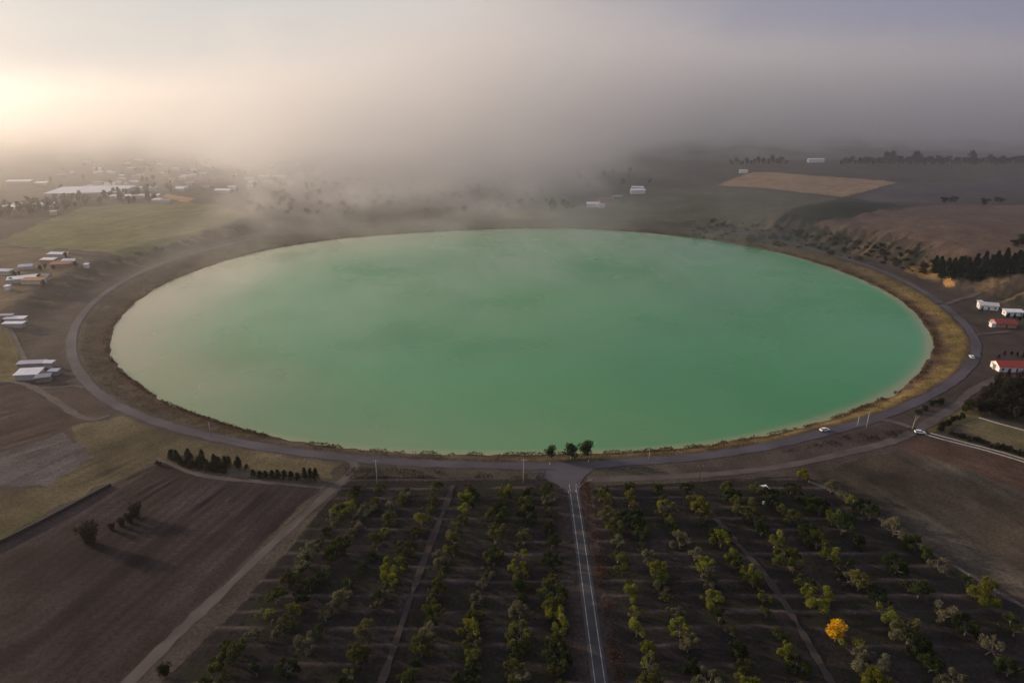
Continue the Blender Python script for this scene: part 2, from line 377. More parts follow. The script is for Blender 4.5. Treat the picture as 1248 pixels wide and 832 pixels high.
    Q = np.stack([i0.ravel(), i0n.ravel(), i1n.ravel(), i1.ravel()], -1)[:, ::-1]
    V = np.stack([x, y, z], -1)
    fr = reg[Q[:, 0]]
    # 'ground' fields merge with the ground
    for k in range(len(names)):
        if names[k] == 'ground': fr[fr == k] = 0
    for k, nm in enumerate(names):
        sel = Q[fr == k]
        if not len(sel): continue
        u, inv = np.unique(sel, return_inverse=True)
        me = mesh_np(nm, V[u], inv.reshape(sel.shape), M['earth'], smooth=True)
        ca = me.color_attributes.new('col', 'FLOAT_COLOR', 'POINT')
        ca.data.foreach_set('color', np.c_[col[u], np.ones(len(u))].astype(np.float32).ravel())
        struct(link(nm, me))
build_ground(); tick('build_ground')

# ------------------------------------------------------------------ lake
def build_lake():
    A_ = np.radians(np.arange(0, 360, 1.)); fr = np.r_[0.02, np.linspace(.1, .9, 9), .93, .95, .965, .98, .99, 1.0, 1.012]
    V = []; sh = []
    for f in fr:
        R = LT[:-1] * f; V.append(np.stack([CEN[0] + R * np.cos(A_), CEN[1] + R * np.sin(A_), np.full(360, WZ)], -1))
        west_sheen = .5 - .5 * np.cos(A_); sh.append(np.maximum(sstep(.972, 1.0, f) * .6, sstep(.62, 1.0, f) * .78 * west_sheen ** 2 * (.55 + .9 * fbm(np.cos(A_) * f * 3, np.sin(A_) * f * 5, 8, 3))))  # rim silt, plus a cream tint painting the sky's sheen on the west water
    V = np.concatenate(V + [np.array([[CEN[0], CEN[1], WZ]])]); sh = np.r_[np.concatenate(sh), 0]
    Q = []
    for k in range(len(fr) - 1):
        i = np.arange(360); j = (i + 1) % 360
        Q.append(np.stack([k * 360 + i, (k + 1) * 360 + i, (k + 1) * 360 + j, k * 360 + j], -1))
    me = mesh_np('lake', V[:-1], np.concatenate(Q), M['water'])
    import bmesh
    bm = bmesh.new(); bm.from_mesh(me); bm.verts.ensure_lookup_table()
    bm.faces.new([bm.verts[i] for i in range(360)]); bm.to_mesh(me); bm.free()
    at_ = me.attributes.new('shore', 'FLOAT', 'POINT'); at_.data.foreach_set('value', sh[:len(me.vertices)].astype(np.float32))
    struct(link('lake', me))
build_lake(); tick('build_lake')

# ------------------------------------------------------------------ roads and tracks
def resample(P, step, closed=False):
    P = np.asarray(P, float); n = len(P); out = []
    rngi = range(n) if closed else range(n - 1)
    for i in rngi:
        p0 = P[(i - 1) % n] if closed or i > 0 else P[0]; p1 = P[i]; p2 = P[(i + 1) % n]
        p3 = P[(i + 2) % n] if closed or i + 2 < n else P[-1]
        k = max(1, int(np.hypot(*(p2 - p1)[:2]) / step))
        for j in range(k):
            t = j / k; out.append(.5 * ((2 * p1) + (-p0 + p2) * t + (2 * p0 - 5 * p1 + 4 * p2 - p3) * t * t + (-p0 + 3 * p1 - 3 * p2 + p3) * t ** 3))
    if not closed: out.append(P[-1])
    return np.array(out)
def ribbon(name, P, w, mat, off=.06, closed=False, step=3., wob=0., kind='structure', shift=0.):
    C = resample(P, step, closed); n = len(C)
    T = np.roll(C, -1, 0) - np.roll(C, 1, 0)
    if not closed: T[0] = C[1] - C[0]; T[-1] = C[-1] - C[-2]
    T /= np.hypot(T[:, 0], T[:, 1])[:, None]; Nn = np.stack([-T[:, 1], T[:, 0]], -1)
    ww = np.asarray(w if np.ndim(w) else [w] * n, float)
    if len(ww) != n: ww = np.interp(np.linspace(0, 1, n), np.linspace(0, 1, len(ww)), ww)
    V = []
    for f in (-.5, -.25, 0, .25, .5):
        e = ww * f
        if wob and abs(f) == .5: e = e + np.sign(f) * wob * (vn(C[:, 0] / 3, C[:, 1] / 3, 77) - .5)
        X = C[:, :2] + Nn * (e + shift)[:, None]; D = np.hypot(X[:, 0], X[:, 1])
        V.append(np.c_[X, hz(X[:, 0], X[:, 1]) + off + .00055 * np.maximum(D - 200, 0)])
    V = np.concatenate(V); Q = []
    i = np.arange(n if closed else n - 1); j = (i + 1) % n
    for k in range(4): Q.append(np.stack([k * n + i, k * n + j, (k + 1) * n + j, (k + 1) * n + i], -1)[:, ::-1])
    return struct(link(name, mesh_np(name, V, np.concatenate(Q), mat, True)), kind)
ang = np.radians(np.arange(0, 360, 1.5)); rr = np.interp(np.degrees(ang), G361, RT)
ribbon('ring_road', np.stack([CEN[0] + rr * np.cos(ang), CEN[1] + rr * np.sin(ang)], -1), 5.2, M['ring'], .08, True, 2.5, wob=1.)
W = lambda pts: wpoly(pts)
RX0, RX1 = 22.9, 22.2
yj = at(698, 590)[1]
road = np.array([[RX1 - .2, 100], [RX1, 135.], [22.5, 170], [22.8, 205], [RX0, yj]])
ribbon('road', road, 4.3, M['asphalt'], .07, step=4)
for sgn in (-1, 1):
    pts = road.copy(); pts[:, 0] += sgn * 1.25
    if sgn > 0: pts = np.vstack([pts, W([(706, 594), (711, 588), (722, 584)])])
    ribbon('road_edge_line', pts, .2, M['line'], .085, step=2)
ribbon('junction', W([(696, 600), (694, 590), (690, 582), (686, 572)]), [5, 9, 17, 28], M['ring'], .075, step=1.5)
ribbon('dirt_road', W([(425, 560), (433, 568), (418, 585), (392, 608), (340, 655), (280, 712), (220, 768), (150, 838), (110, 880)]), 3.6, M['dirt'], .05, wob=1.2)
ribbon('dirt_road', W([(716, 584), (760, 583), (830, 580), (890, 576), (960, 567), (1030, 552), (1085, 538), (1118, 524), (1140, 510), (1165, 495), (1180, 480), (1200, 468), (1215, 461)]), [4, 3.6, 3.4, 4, 4.6, 4, 3.2], M['dirt'], .05, wob=1.)
ribbon('track', W([(1118, 524), (1100, 517), (1080, 512), (1060, 510)]), 3, M['dirt'], .05, wob=1.)
ribbon('track', W([(190, 560), (205, 564), (235, 577), (270, 583), (320, 587), (395, 594)]), 1.8, M['dirt'], .05, wob=.8)
ribbon('track', W([(552, 592), (540, 625), (520, 675), (500, 730), (480, 790), (462, 840), (452, 870)]), 2.0, M['track'], .3, wob=1.2)
ribbon('track', W([(845, 600), (870, 630), (905, 670), (935, 705), (965, 750), (1000, 810), (1018, 840), (1035, 870)]), 1.8, M['track'], .3, wob=1.2)
ribbon('track', W([(118, 512), (98, 508), (70, 490), (42, 473), (20, 466), (-20, 465), (-60, 468)]), 3.2, M['dirt'], .05, wob=1.2)
ribbon('track', W([(98, 508), (120, 511), (134, 506)]), 2.5, M['dirt'], .055, wob=1.)
ribbon('track', W([(42, 474), (70, 472), (92, 470), (102, 472)]), 1.6, M['dirt'], .05, wob=.8)
ribbon('track', W([(40, 462), (33, 445), (22, 420), (12, 400)]), 2.4, M['dirt'], .05, wob=.8)
ribbon('track', W([(1138, 370), (1155, 370), (1172, 364), (1195, 356)]), 3.5, M['dirt'], .08, wob=1.)
ribbon('track', W([(1190, 408), (1210, 406), (1230, 404)]), 2.5, M['dirt'], .08, wob=1.)
ribbon('track', W([(0, 297), (50, 304), (100, 309), (150, 318), (180, 326)]), 3.5, M['dirt'], .15, wob=1.5)
ribbon('track', W([(720, 268), (735, 258), (750, 246), (765, 238)]), 3., M['dirt'], .2, wob=1.)

# ------------------------------------------------------------------ trees
def leafquads(P, size, up=.0, seed=0):
    """one tilted leaf-sized quad per point"""
    g = np.random.default_rng(seed); n = len(P)
    a = g.normal(size=(n, 3)); a[:, 2] = a[:, 2] * (1 - up) ; a /= np.linalg.norm(a, axis=1)[:, None]
    b = g.normal(size=(n, 3)); b[:, 2] += up * 2; b -= a * (a * b).sum(1)[:, None]; b /= np.linalg.norm(b, axis=1)[:, None]
    c = np.cross(a, b); s = size * g.uniform(.6, 1.4, n)[:, None]; L = 1 + g.uniform(0, .8, n)[:, None]
    V = np.stack([P - c * s * .5, P + b * s * L * .35 - c * s * .1 , P + b * s * L, P + c * s * .5], 1).reshape(-1, 3)
    Fq = np.arange(4 * n).reshape(n, 4)
    lf = np.repeat(g.uniform(0, 1, n), 4)
    return V, Fq, lf
def crownmesh(name, P, size, up=0, seed=0, leafv=None):
    V, Fq, lf = leafquads(P, size, up, seed)
    if leafv is not None: lf = np.clip(lf * .5 + np.repeat(leafv, 4) * .5, 0, 1)
    me = mesh_np(name, V, Fq, M['leaf'])
    if len(me.vertices) == len(lf):
        a = me.attributes.new('leaf', 'FLOAT', 'POINT'); a.data.foreach_set('value', lf.astype(np.float32))
    return me
def blob(g, c, r, n):
    d = g.normal(size=(n, 3)); d /= np.linalg.norm(d, axis=1)[:, None]
    return np.array(c) + d * (r * g.uniform(.35, 1, n) ** .6)[:, None]
def orchard_tree(seed, h=5.2, spread=2.6, dens=1.0, bare=.2, lean=.0):
    g = np.random.default_rng(seed); rd = random.Random(seed); t = MB()
    top = Vector((lean * rd.uniform(-1, 1), lean * rd.uniform(-1, 1), h * rd.uniform(.13, .2)))
    t.tube((0, 0, -.3), top, .19, .14, 7)
    pts = []; lv = []
    nl = rd.randint(5, 8)
    for k in range(nl):
        az = 2 * math.pi * (k + rd.uniform(-.35, .35)) / nl; el = rd.uniform(.15, 1.25)
        L = spread * rd.uniform(.65, 1.15)
        e = top + Vector((math.cos(az) * math.cos(el) * L, math.sin(az) * math.cos(el) * L, math.sin(el) * L * h / spread * .55))
        mid = top.lerp(e, .5) + Vector((0, 0, -.1 * L)); t.tube(top, mid, .10, .07, 5); t.tube(mid, e, .07, .03, 5)
        nt_ = rd.randint(2, 4)
        for q in range(nt_):
            f = e + Vector((rd.uniform(-1, 1), rd.uniform(-1, 1), rd.uniform(-.2, 1.0))) * spread * .36
            t.tube(mid.lerp(e, rd.uniform(.2, 1)), f, .035, .012, 4)
            if rd.random() > bare:
                r = rd.uniform(.35, 1.0) * spread / 2.6; n = int(290 * dens * r)
                p = blob(g, f, r, n); p[:, 2] = np.maximum(p[:, 2], .35); pts.append(p); lv.append(np.full(n, rd.random()))
    if not pts: pts = [blob(g, top, .8, 40)]; lv = [np.full(40, .5)]
    P = np.concatenate(pts)
    return t.mesh('trunk', M['bark']), crownmesh('crown', P, .235, .35, seed, np.concatenate(lv))
def broadleaf(seed, h=9, r=3.2, n=1800, size=.42):
    g = np.random.default_rng(seed); rd = random.Random(seed); t = MB()
    t.tube((0, 0, -.4), (0, 0, h * .45), .28, .18, 7); pts = []; lv = []
    for k in range(14):
        az = rd.uniform(0, 6.28); rad_ = r * rd.uniform(.15, .75); zc = h * rd.uniform(.24, .86)
        kk = 1 - abs(zc / h - .55) * 1.3
        c = (math.cos(az) * rad_ * kk, math.sin(az) * rad_ * kk, zc); t.tube((0, 0, h * .3), c, .09, .03, 4)
        m = n // 14; pts.append(blob(g, c, r * rd.uniform(.32, .55), m)); lv.append(np.full(m, rd.random()))
    return t.mesh('trunk', M['bark']), crownmesh('crown', np.concatenate(pts), size, .1, seed, np.concatenate(lv))
def conifer(seed, h=9, r=1.5, n=900, size=.5, power=1.0):
    g = np.random.default_rng(seed); t = MB(); t.tube((0, 0, -.4), (0, 0, h * .95), .2, .04, 6)
    f = g.uniform(0, 1, n) ** .8; z = h * (.08 + .92 * f); lay = (1 + .25 * np.sin(z * 4.5 + seed))
    rr_ = r * (1 - f) ** power * lay * g.uniform(.45, 1, n) + .08; a = g.uniform(0, 6.283, n)
    rr_ *= 1 + .25 * np.sin(a * 3 + seed)
    P = np.stack([rr_ * np.cos(a), rr_ * np.sin(a), z], -1)
    return t.mesh('trunk', M['bark']), crownmesh('crown', P, size, .3, seed)
def fanbush(seed, h=8.5, n=3600):
    g = np.random.default_rng(seed); rd = random.Random(seed); t = MB(); pts = []
    for k in range(17):
        az = k * 2.4; tl = .44 * math.sqrt((k + .5) / 17); L = h * rd.uniform(.72, 1.0)
        d = Vector((math.cos(az) * math.sin(tl), math.sin(az) * math.sin(tl), math.cos(tl)))
        t.tube((d.x * .3, d.y * .3, -.2), d * L, .08, .02, 4); m = n // 17
        f = g.uniform(.08, 1, m); P = np.array(d)[None] * (L * f)[:, None] + g.normal(size=(m, 3)) * np.array([.55, .55, .3]) * (1.2 - .6 * f)[:, None]
        pts.append(P)
    P = np.concatenate(pts); P[:, 2] = np.maximum(P[:, 2], .15)
    return t.mesh('trunk', M['bark']), crownmesh('crown', P, .34, .5, seed)
def shrub(seed, h=1.6, r=1.3, n=260, size=.3):
    g = np.random.default_rng(seed); rd = random.Random(seed); t = MB(); pts = []
    for k in range(6):
        c = (rd.uniform(-.6, .6) * r, rd.uniform(-.6, .6) * r, h * rd.uniform(.3, .7)); t.tube((0, 0, -.1), c, .04, .02, 4)
        pts.append(blob(g, c, r * rd.uniform(.35, .6), n // 6))
    P = np.concatenate(pts); P[:, 2] = np.maximum(P[:, 2], .05)
    return t.mesh('stem', M['bark']), crownmesh('foliage', P, size, .1, seed)

PROTO = {}
def plant(kind, var, P, sc, col, label, cat, name, group=None, bark=(.10, .08, .065), rz=None, tilt=0.):
    """first use builds the thing with its parts; later uses copy the thing and each part"""
    key = (kind, var)
    if key not in PROTO:
        if kind == 'orchard': a, b = orchard_tree(100 + var, dens=[1, 1.25, .8, 1.1, .5, .9, 1.2, .35, 1.0, .7][var % 10], bare=[.1, 0, .25, .1, .5, .2, .05, .65, .15, .35][var % 10], h=[5.2, 5.8, 4.8, 5.4, 5, 4.6, 6, 5.2, 5.6, 5][var % 10], lean=[.3, .1, .8, .3, 1, .4, .2, 1.0, .3, .7][var % 10])
        elif kind == 'broad': a, b = broadleaf(200 + var, h=[9, 8, 10][var % 3])
        elif kind == 'far': a, b = broadleaf(250 + var, h=[9, 8, 10][var % 3], n=300, size=1.0)
        elif kind == 'conifer': a, b = conifer(300 + var)
        elif kind == 'cypress': a, b = conifer(330 + var, h=6, r=.95, n=500, size=.4, power=.55)
        elif kind == 'fan': a, b = fanbush(400 + var)
        elif kind == 'shrub': a, b = shrub(500 + var)
        PROTO[key] = (a, b)
        root = link(name, None)
        t = link(a.name.split('.')[0], a, root); c = link(b.name.split('.')[0], b, root)
        PROTO[key] = (root, t, c, a, b); fresh = True
    else:
        r0, t0, c0, a, b = PROTO[key]
        root = r0.copy(); COL.objects.link(root); root.name = name
        t = t0.copy(); t.parent = root; COL.objects.link(t); c = c0.copy(); c.parent = root; COL.objects.link(c)
    for k in list(root.keys()): del root[k]
    root.location = P; root.scale = (sc, sc, sc) if np.ndim(sc) == 0 else sc
    root.rotation_euler = (tilt, 0, random.uniform(0, 6.28) if rz is None else rz)
    t.color = (*bark, 1); c.color = (*col, 1)
    tag(root, label, cat, group); return root
ORD = ['', 'first', 'second', 'third', 'fourth', 'fifth', 'sixth', 'seventh', 'eighth', 'ninth', 'tenth', 'eleventh', 'twelfth', 'thirteenth', 'fourteenth', 'fifteenth', 'sixteenth', 'seventeenth', 'eighteenth', 'nineteenth', 'twentieth', 'twenty-first', 'twenty-second', 'twenty-third', 'twenty-fourth', 'twenty-fifth', 'twenty-sixth', 'twenty-seventh', 'twenty-eighth', 'twenty-ninth', 'thirtieth']
def jit(c, a=.15): k = random.uniform(1 - a, 1 + a); return tuple(max(.004, v * k * random.uniform(1 - a * .28, 1 + a * .28)) for v in c)

GREENS = {'yellow-green': (.15, .16, .030), 'dark green': (.035, .05, .02), 'mid green': (.072, .085, .026), 'olive grey': (.135, .13, .08), 'olive green': (.10, .10, .036)}
ROWS = [('left', 1, [(665,586),(670,680),(681,814),(684,850)]), ('left', 2, [(642,600),(638,691),(630,807),(627,850)]), ('left', 3, [(616,588),(600,680),(579,757),(574,810),(570,850)]),
 ('left', 4, [(580,588),(567,624),(540,701),(512,807),(500,850)]), ('left', 5, [(538,586),(502,663),(477,705),(442,786),(420,840)]), ('left', 6, [(507,586),(484,621),(453,680),(421,726),(368,800),(345,840)]),
 ('left', 7, [(472,592),(428,652),(395,703),(330,790),(300,838)]), ('left', 8, [(440,596),(408,640),(365,700),(316,765),(268,820),(240,850)]),
 ('right', 1, [(732,592),(751,673),(768,726),(786,807),(795,850)]), ('right', 2, [(765,598),(772,638),(789,677),(814,736),(841,807),(858,850)]), ('right', 3, [(797,592),(825,660),(855,698),(866,736),(890,778),(912,840)]),
 ('right', 4, [(830,589),(848,621),(869,649),(894,687),(925,729),(957,796),(975,840)]), ('right', 5, [(873,582),(900,620),(929,652),(953,677),(985,726),(1016,768),(1050,810),(1068,840)]),
 ('right', 6, [(922,598),(964,638),(1009,684),(1062,730),(1083,757),(1122,800),(1150,840)]), ('right', 7, [(950,590),(1002,631),(1027,656),(1080,691),(1118,730),(1157,757),(1199,796),(1240,838)]),
 ('right', 8, [(992,592),(1045,620),(1069,638),(1122,680),(1146,698),(1181,719),(1216,750),(1262,800)])]
def build_orchard():
    rd = random.Random(5); tot = 0
    for side, rn, pts in ROWS:
        w = at(*np.array(pts, float).T)[:, :2]; o = np.argsort(-w[:, 1]); w = w[o]
        ytop, ybot = w[0, 1], w[-1, 1]
        ys = np.arange(math.ceil(ytop / 6.4) * 6.4 - 6.4 * .0, ybot - 2, -6.4)
        n = 0
        for y in ys:
            x = float(np.interp(-y, -w[:, 1], w[:, 0]))
            drop = .06 if side == 'left' else .12
            if rd.random() < drop * .6: continue
            for rep in range(2):
                if rep and (rd.random() > (.5 if side == 'left' else .25) or y < w[-1, 1] + 5): break
                X = x + rd.uniform(-.9, .9); Y = y + rd.uniform(-1.0, 1.0) - 3.2 * rep
                px, py = proj(X, Y, 1.5)
                if proj(X, Y, 0)[1] < 592: continue
                if px < -25 or px > 1273 or py > 870: continue
                if abs(px - 1016) < 34 and abs(py - 765) < 26: continue
                z = float(hz(X, Y)); n += 1; tot += 1
                big = .98 if side == 'left' else (.96 if rn < 5 else 1.25)
                sc = big * rd.choice([.72, .85, .95, 1.0, 1.08, 1.2]) * rd.uniform(.9, 1.08)
                if py < 625: sc *= .62 + .38 * max(0, (py - 585) / 40)
                if side == 'left': ck = rd.choices(list(GREENS), [.16, .2, .26, .2, .18] if rn < 6 else [.1, .22, .22, .24, .22])[0]
                else: ck = rd.choices(list(GREENS), [.26, .12, .24, .2, .18] if rn < 6 else [.08, .38, .2, .14, .2])[0]
                var = rd.choices(range(10), [1.2, 1.2, 1, 1.2, .5, 1, 1.2, .35, 1.2, .8])[0]
                if ck == 'dark green' and var in (4, 7): var = 1
                form = {4: 'sparse', 7: 'nearly bare', 9: 'thin', 1: 'bushy', 6: 'bushy', 2: 'leaning'}.get(var, 'rounded')
                if sc > 1.25: form = 'large ' + form
                elif sc < .76: form = 'small ' + form
                lab = f'{form} {ck} orchard tree, {ORD[n]} from lake in {ORD[rn]} row {side} of road'
                plant('orchard', var, (X, Y, z - .02), (sc, sc, sc * rd.uniform(.88, 1.1)), jit(GREENS[ck], .2), lab, 'tree', 'orchard_tree', 'orchard trees in rows', bark=jit((.17, .145, .125), .3))
    return tot
print('orchard trees', build_orchard())
P = at(1018, 781); plant('broad', 2, P, (1.1, 1.1, .70), (.62, .37, .02), 'golden yellow autumn tree standing out among the green orchard trees', 'tree', 'autumn_tree')
P = at(978, 584); plant('orchard', 6, P, .82, (.19, .19, .015), 'small yellow-green tree beside the dirt road at the orchard corner', 'tree', 'orchard_tree')

# left field
P = at(111, 663); plant('fan', 0, P, (1.05, 1.05, 1.0), (.030, .026, .018), 'tall fan-shaped dark bush alone in the brown field', 'bush', 'field_bush', bark=(.05, .04, .03))
for i, (x, y, s, l) in enumerate([(137, 646, .36, 'lowest dark bush at the left end of the short row in the brown field'), (149, 641, .42, 'middle low dark bush of the short row in the brown field'), (159, 637, .52, 'dark bush next to the tallest one in the short field row'), (166, 630, .7, 'tallest upright bush at the right end of the short field row')]):
    P = at(x, y); plant('fan', 1 + i % 2, P, (s * 1.1, s * 1.1, s), (.034, .027, .02), l, 'bush', 'field_bush', 'bushes in a short row in the brown field', bark=(.05, .04, .03))
P = at(201, 824); plant('broad', 0, P, (.62, .62, .5), (.02, .024, .014), 'round dark bush beside the dirt road at the bottom left', 'bush', 'roadside_bush')
# cluster and line of small conifers
rd = random.Random(9); CL = []
for k in range(44):
    t = rd.random(); x = 208 + 92 * t; top = 552 + 18 * t; bot = 566 + 15 * t
    CL.append((x, rd.uniform(top, bot)))
CL.sort()
for k, (x, y) in enumerate(CL):
    P = at(x, y); plant(['cypress', 'broad', 'conifer'][k % 3], k % 3, P, [(1.2, 1.2, rd.uniform(.4, .85)), (rd.uniform(.3, .5),) * 2 + (rd.uniform(.22, .38),), (.85, .85, rd.uniform(.25, .5))][k % 3], jit((.034, .033, .021), .3), 'dark scrubby tree crowded in the small wood above the brown field', 'tree', 'scrub_tree', 'trees crowded in the small wood')
for k, x in enumerate([309, 317, 324, 332, 339, 347, 355, 363, 372, 379, 385]):
    P = at(x, 581 + (x - 309) * .05); s = rd.uniform(.38, .75)
    if k in (8, 9, 10): s = .85
    plant('cypress', k % 3, P, (1.15, 1.15, s), jit((.026, .030, .018), .2), f'small dark cypress, {ORD[k+1]} from the left in the thin line above the brown field', 'conifer', 'cypress_tree', 'small cypresses in a thin line')
P = at(193, 566); plant('shrub', 0, P, 1.2, (.04, .035, .022), 'small dark shrub at the left tip of the conifer wood', 'shrub', 'field_shrub')
# three bank trees
for x, y, s, l in ((671, 560, .78, 'small sparse tree left of the pair on the bank above the junction'), (696, 560, 1.0, 'round dark green tree in the middle of three on the lake bank'), (714, 559, 1.02, 'dark green tree rightmost of three on the lake bank')):
    P = at(x, y - 1); plant('broad', int(s * 100) % 3, P, (s, s, s * .95), (.040, .062, .026), l, 'tree', 'bank_tree', 'trees on the lake bank by the junction', bark=(.3, .28, .25))
# right side: round tree, hedges, forest, grove
P = at(1176, 503); plant('broad', 1, P, (1.05, 1.05, .95), (.045, .052, .022), 'round dark olive tree by the bend of the dirt road', 'tree', 'roadside_tree')
HED = [(1136,494),(1142,492),(1148,490),(1128,500),(1120,504)]
for k, (x, y) in enumerate(HED):
    P = at(x, y); plant('shrub', k % 3, P, 1.5, jit((.03, .03, .018)), f'dark bramble bush, {ORD[k+1]} of the clump between ring road and dirt road', 'bush', 'roadside_bush', 'bramble bushes between the roads')
HB = [(1160,530),(1167,532),(1174,534),(1181,537),(1188,536),(1194,539),(1201,541),(1206,545),(1214,546),(1223,547),(1230,550),(1240,553),(1247,556)]
for k, (x, y) in enumerate(HB):
    P = at(x, y); s = rd.uniform(.9, 1.7); plant('shrub', k % 3, P, (s, s, s), jit((.03, .028, .018)), f'dark bush, {ORD[k+1]} from the left along the white kerb of the olive field', 'bush', 'hedge_bush', 'bushes along the edge of the olive field')
HC = [(1148,521),(1152,518),(1157,516),(1162,513),(1167,511),(1172,509),(1147,525)]
for k, (x, y) in enumerate(HC):
    P = at(x, y); s = 1.4; plant('shrub', k % 3, P, s, jit((.025, .025, .018)), 'low dark bush in the strip left of the olive field', 'bush', 'hedge_bush', 'low bushes in the strip left of the olive field')
k = 0; FO = []
for tries in range(4000):
    x = rd.uniform(1188, 1290); y = rd.uniform(462, 530)
    lo = 498 + (x - 1194) * .27; hi = 500 - (x - 1188) * 1.05
    if y > lo + 6 or y < max(hi, 468): continue
    p = at(x, y)
    if any((p[0] - q[0]) ** 2 + (p[1] - q[1]) ** 2 < 4.2 ** 2 for q in FO): continue
    FO.append(p)
    if len(FO) > 75: break
for k, P in enumerate(FO):
    s = rd.uniform(.75, 1.1)
    plant('broad' if k % 4 else 'conifer', k % 3, P, (s, s, s * rd.uniform(.8, 1)), jit(rd.choice([(.026, .028, .018), (.04, .036, .024), (.05, .042, .032)])), 'dark tree crowded in the dense wood below the red-roofed farmhouse', 'tree', 'woodland_tree', 'trees of the dense wood below the farmhouse')
print('forest', len(FO))
GV = []
for tries in range(3000):
    x = rd.uniform(1138, 1275); y = rd.uniform(322, 342) - max(0, (x - 1180)) * .10
    p = at(x, y)
    if any((p[0] - q[0]) ** 2 + (p[1] - q[1]) ** 2 < 4.5 ** 2 for q in GV): continue
    GV.append(p)
    if len(GV) > 110: break
for k, P in enumerate(GV):
    plant('conifer', k % 3, P, (1.9, 1.9, rd.uniform(.85, 1.2)), jit((.016, .026, .018)), 'dark pine packed in the grove below the eroded slope', 'pine', 'pine_tree', 'pines of the dark grove')
# shrubs on the eroded slope
for k in range(210):
    t = rd.random(); x = 845 + 295 * t; y = 268 + 46 * t ** 1.6 + rd.uniform(0, 24)
    P = at(x, y); s = rd.choice([.9, 1.2, 1.5, 2.0, 2.6]) * rd.uniform(.8, 1.2)
    plant('shrub', k % 3, P, (s, s, s * .75), jit(rd.choice([(.03, .032, .02), (.045, .04, .028), (.06, .045, .03)])), 'dark scrubby bush on the eroded slope right of the lake', 'bush', 'slope_bush', 'bushes on the eroded slope')
# far ridge trees
RID = [893,897,905,910,919,924,936,941,952,1029,1037,1047,1055,1062,1065,1071,1077,1083,1088,1094,1097,1104,1107,1116,1121,1127,1134,1140,1151,1160,1167,1174,1181,1187,1193,1201,1208,1216,1224,1232,1240,1247,890,900,915,930,947,958,1025,1033,1042,1052,1058,1068,1074,1080,1085,1090,1100,1110,1114,1118,1123,1131,1137,1143,1147,1155,1164,1170,1178,1184,1189,1197,1205,1212,1220,1228,1236,1244]
RID = sorted(set(RID))
ORD += ['number %d' % q for q in range(len(ORD), 120)]
for k, x in enumerate(RID):
    tall = 1.5 if x in (1080, 1085, 1114, 1118, 1184) else rd.uniform(.5, 1.1)
    P = at(x, 200.5 + rd.uniform(-.5, 1.0)); plant('far', k % 3, P, (1.6 * tall, 1.6 * tall, 1.45 * tall), (.025, .028, .022), f'misty dark tree on the far right ridge, {ORD[k+1]} from the left', 'tree', 'ridge_tree', 'trees along the far ridge')
for x, y in ((1150,247),(1157,246),(1163,246),(1215,246),(1221,247),(1236,300),(1244,298),(1248,296),(1200,250)):
    P = at(x, y); s = rd.uniform(.8, 1.3); plant('far', 1, P, (s * 1.4, s * 1.4, s * .7), (.03, .032, .022), 'low dark tree scattered on the brown plateau right', 'tree', 'field_tree', 'low trees scattered on the brown plateau')
# left wood edge and misty woods behind the lake
k = 0
for i in range(95):
    t = rd.random(); x = -20 + 210 * t; y = 262 - 22 * t + rd.uniform(-9, 6)
    P = at(x, y); s = rd.uniform(.8, 1.3); plant('far', i % 3, P, s, jit((.055, .055, .03)), 'hazy tree in the wooded belt below the pale greenhouses', 'tree', 'belt_tree', 'trees of the wooded belt on the left')
for i in range(120):
    t = rd.random(); x = 300 + 370 * t; y = 250 - 8 * t + rd.uniform(-26, 16)
    P = at(x, y); s = rd.uniform(.8, 1.3); plant('far', i % 3, P, (s * 1.3, s * 1.3, s * .8), jit((.045, .043, .03)), 'misty tree in the wood behind the far shore', 'tree', 'misty_tree', 'trees of the misty wood behind the lake')
for i in range(22):
    x = 680 + rd.uniform(-12, 20) if i < 10 else rd.uniform(700, 800); y = 256 + rd.uniform(-4, 2) if i < 10 else 222 + rd.uniform(-12, 10)
    P = at(x, y); s = rd.uniform(.9, 1.5); plant('far', i % 3, P, s, jit((.03, .036, .026)), 'dark tree near the white houses beyond the far shore', 'tree', 'misty_tree', 'dark trees near the houses beyond the lake')
P = at(698, 257); plant('far', 0, P, (.9, .9, 1.2), (.26, .16, .04), 'single yellow tree beside the dark copse beyond the far shore', 'tree', 'autumn_tree')
for i, (x, y) in enumerate([(146,319),(168,311),(172,312),(190,305),(198,305),(215,299),(228,296)]):
    P = at(x, y); plant('shrub', i % 3, P, 2.0, (.04, .042, .02), f'dark bush, {ORD[i+1]} from the left on the rim above the west shore', 'bush', 'rim_bush', 'bushes along the rim of the green field')

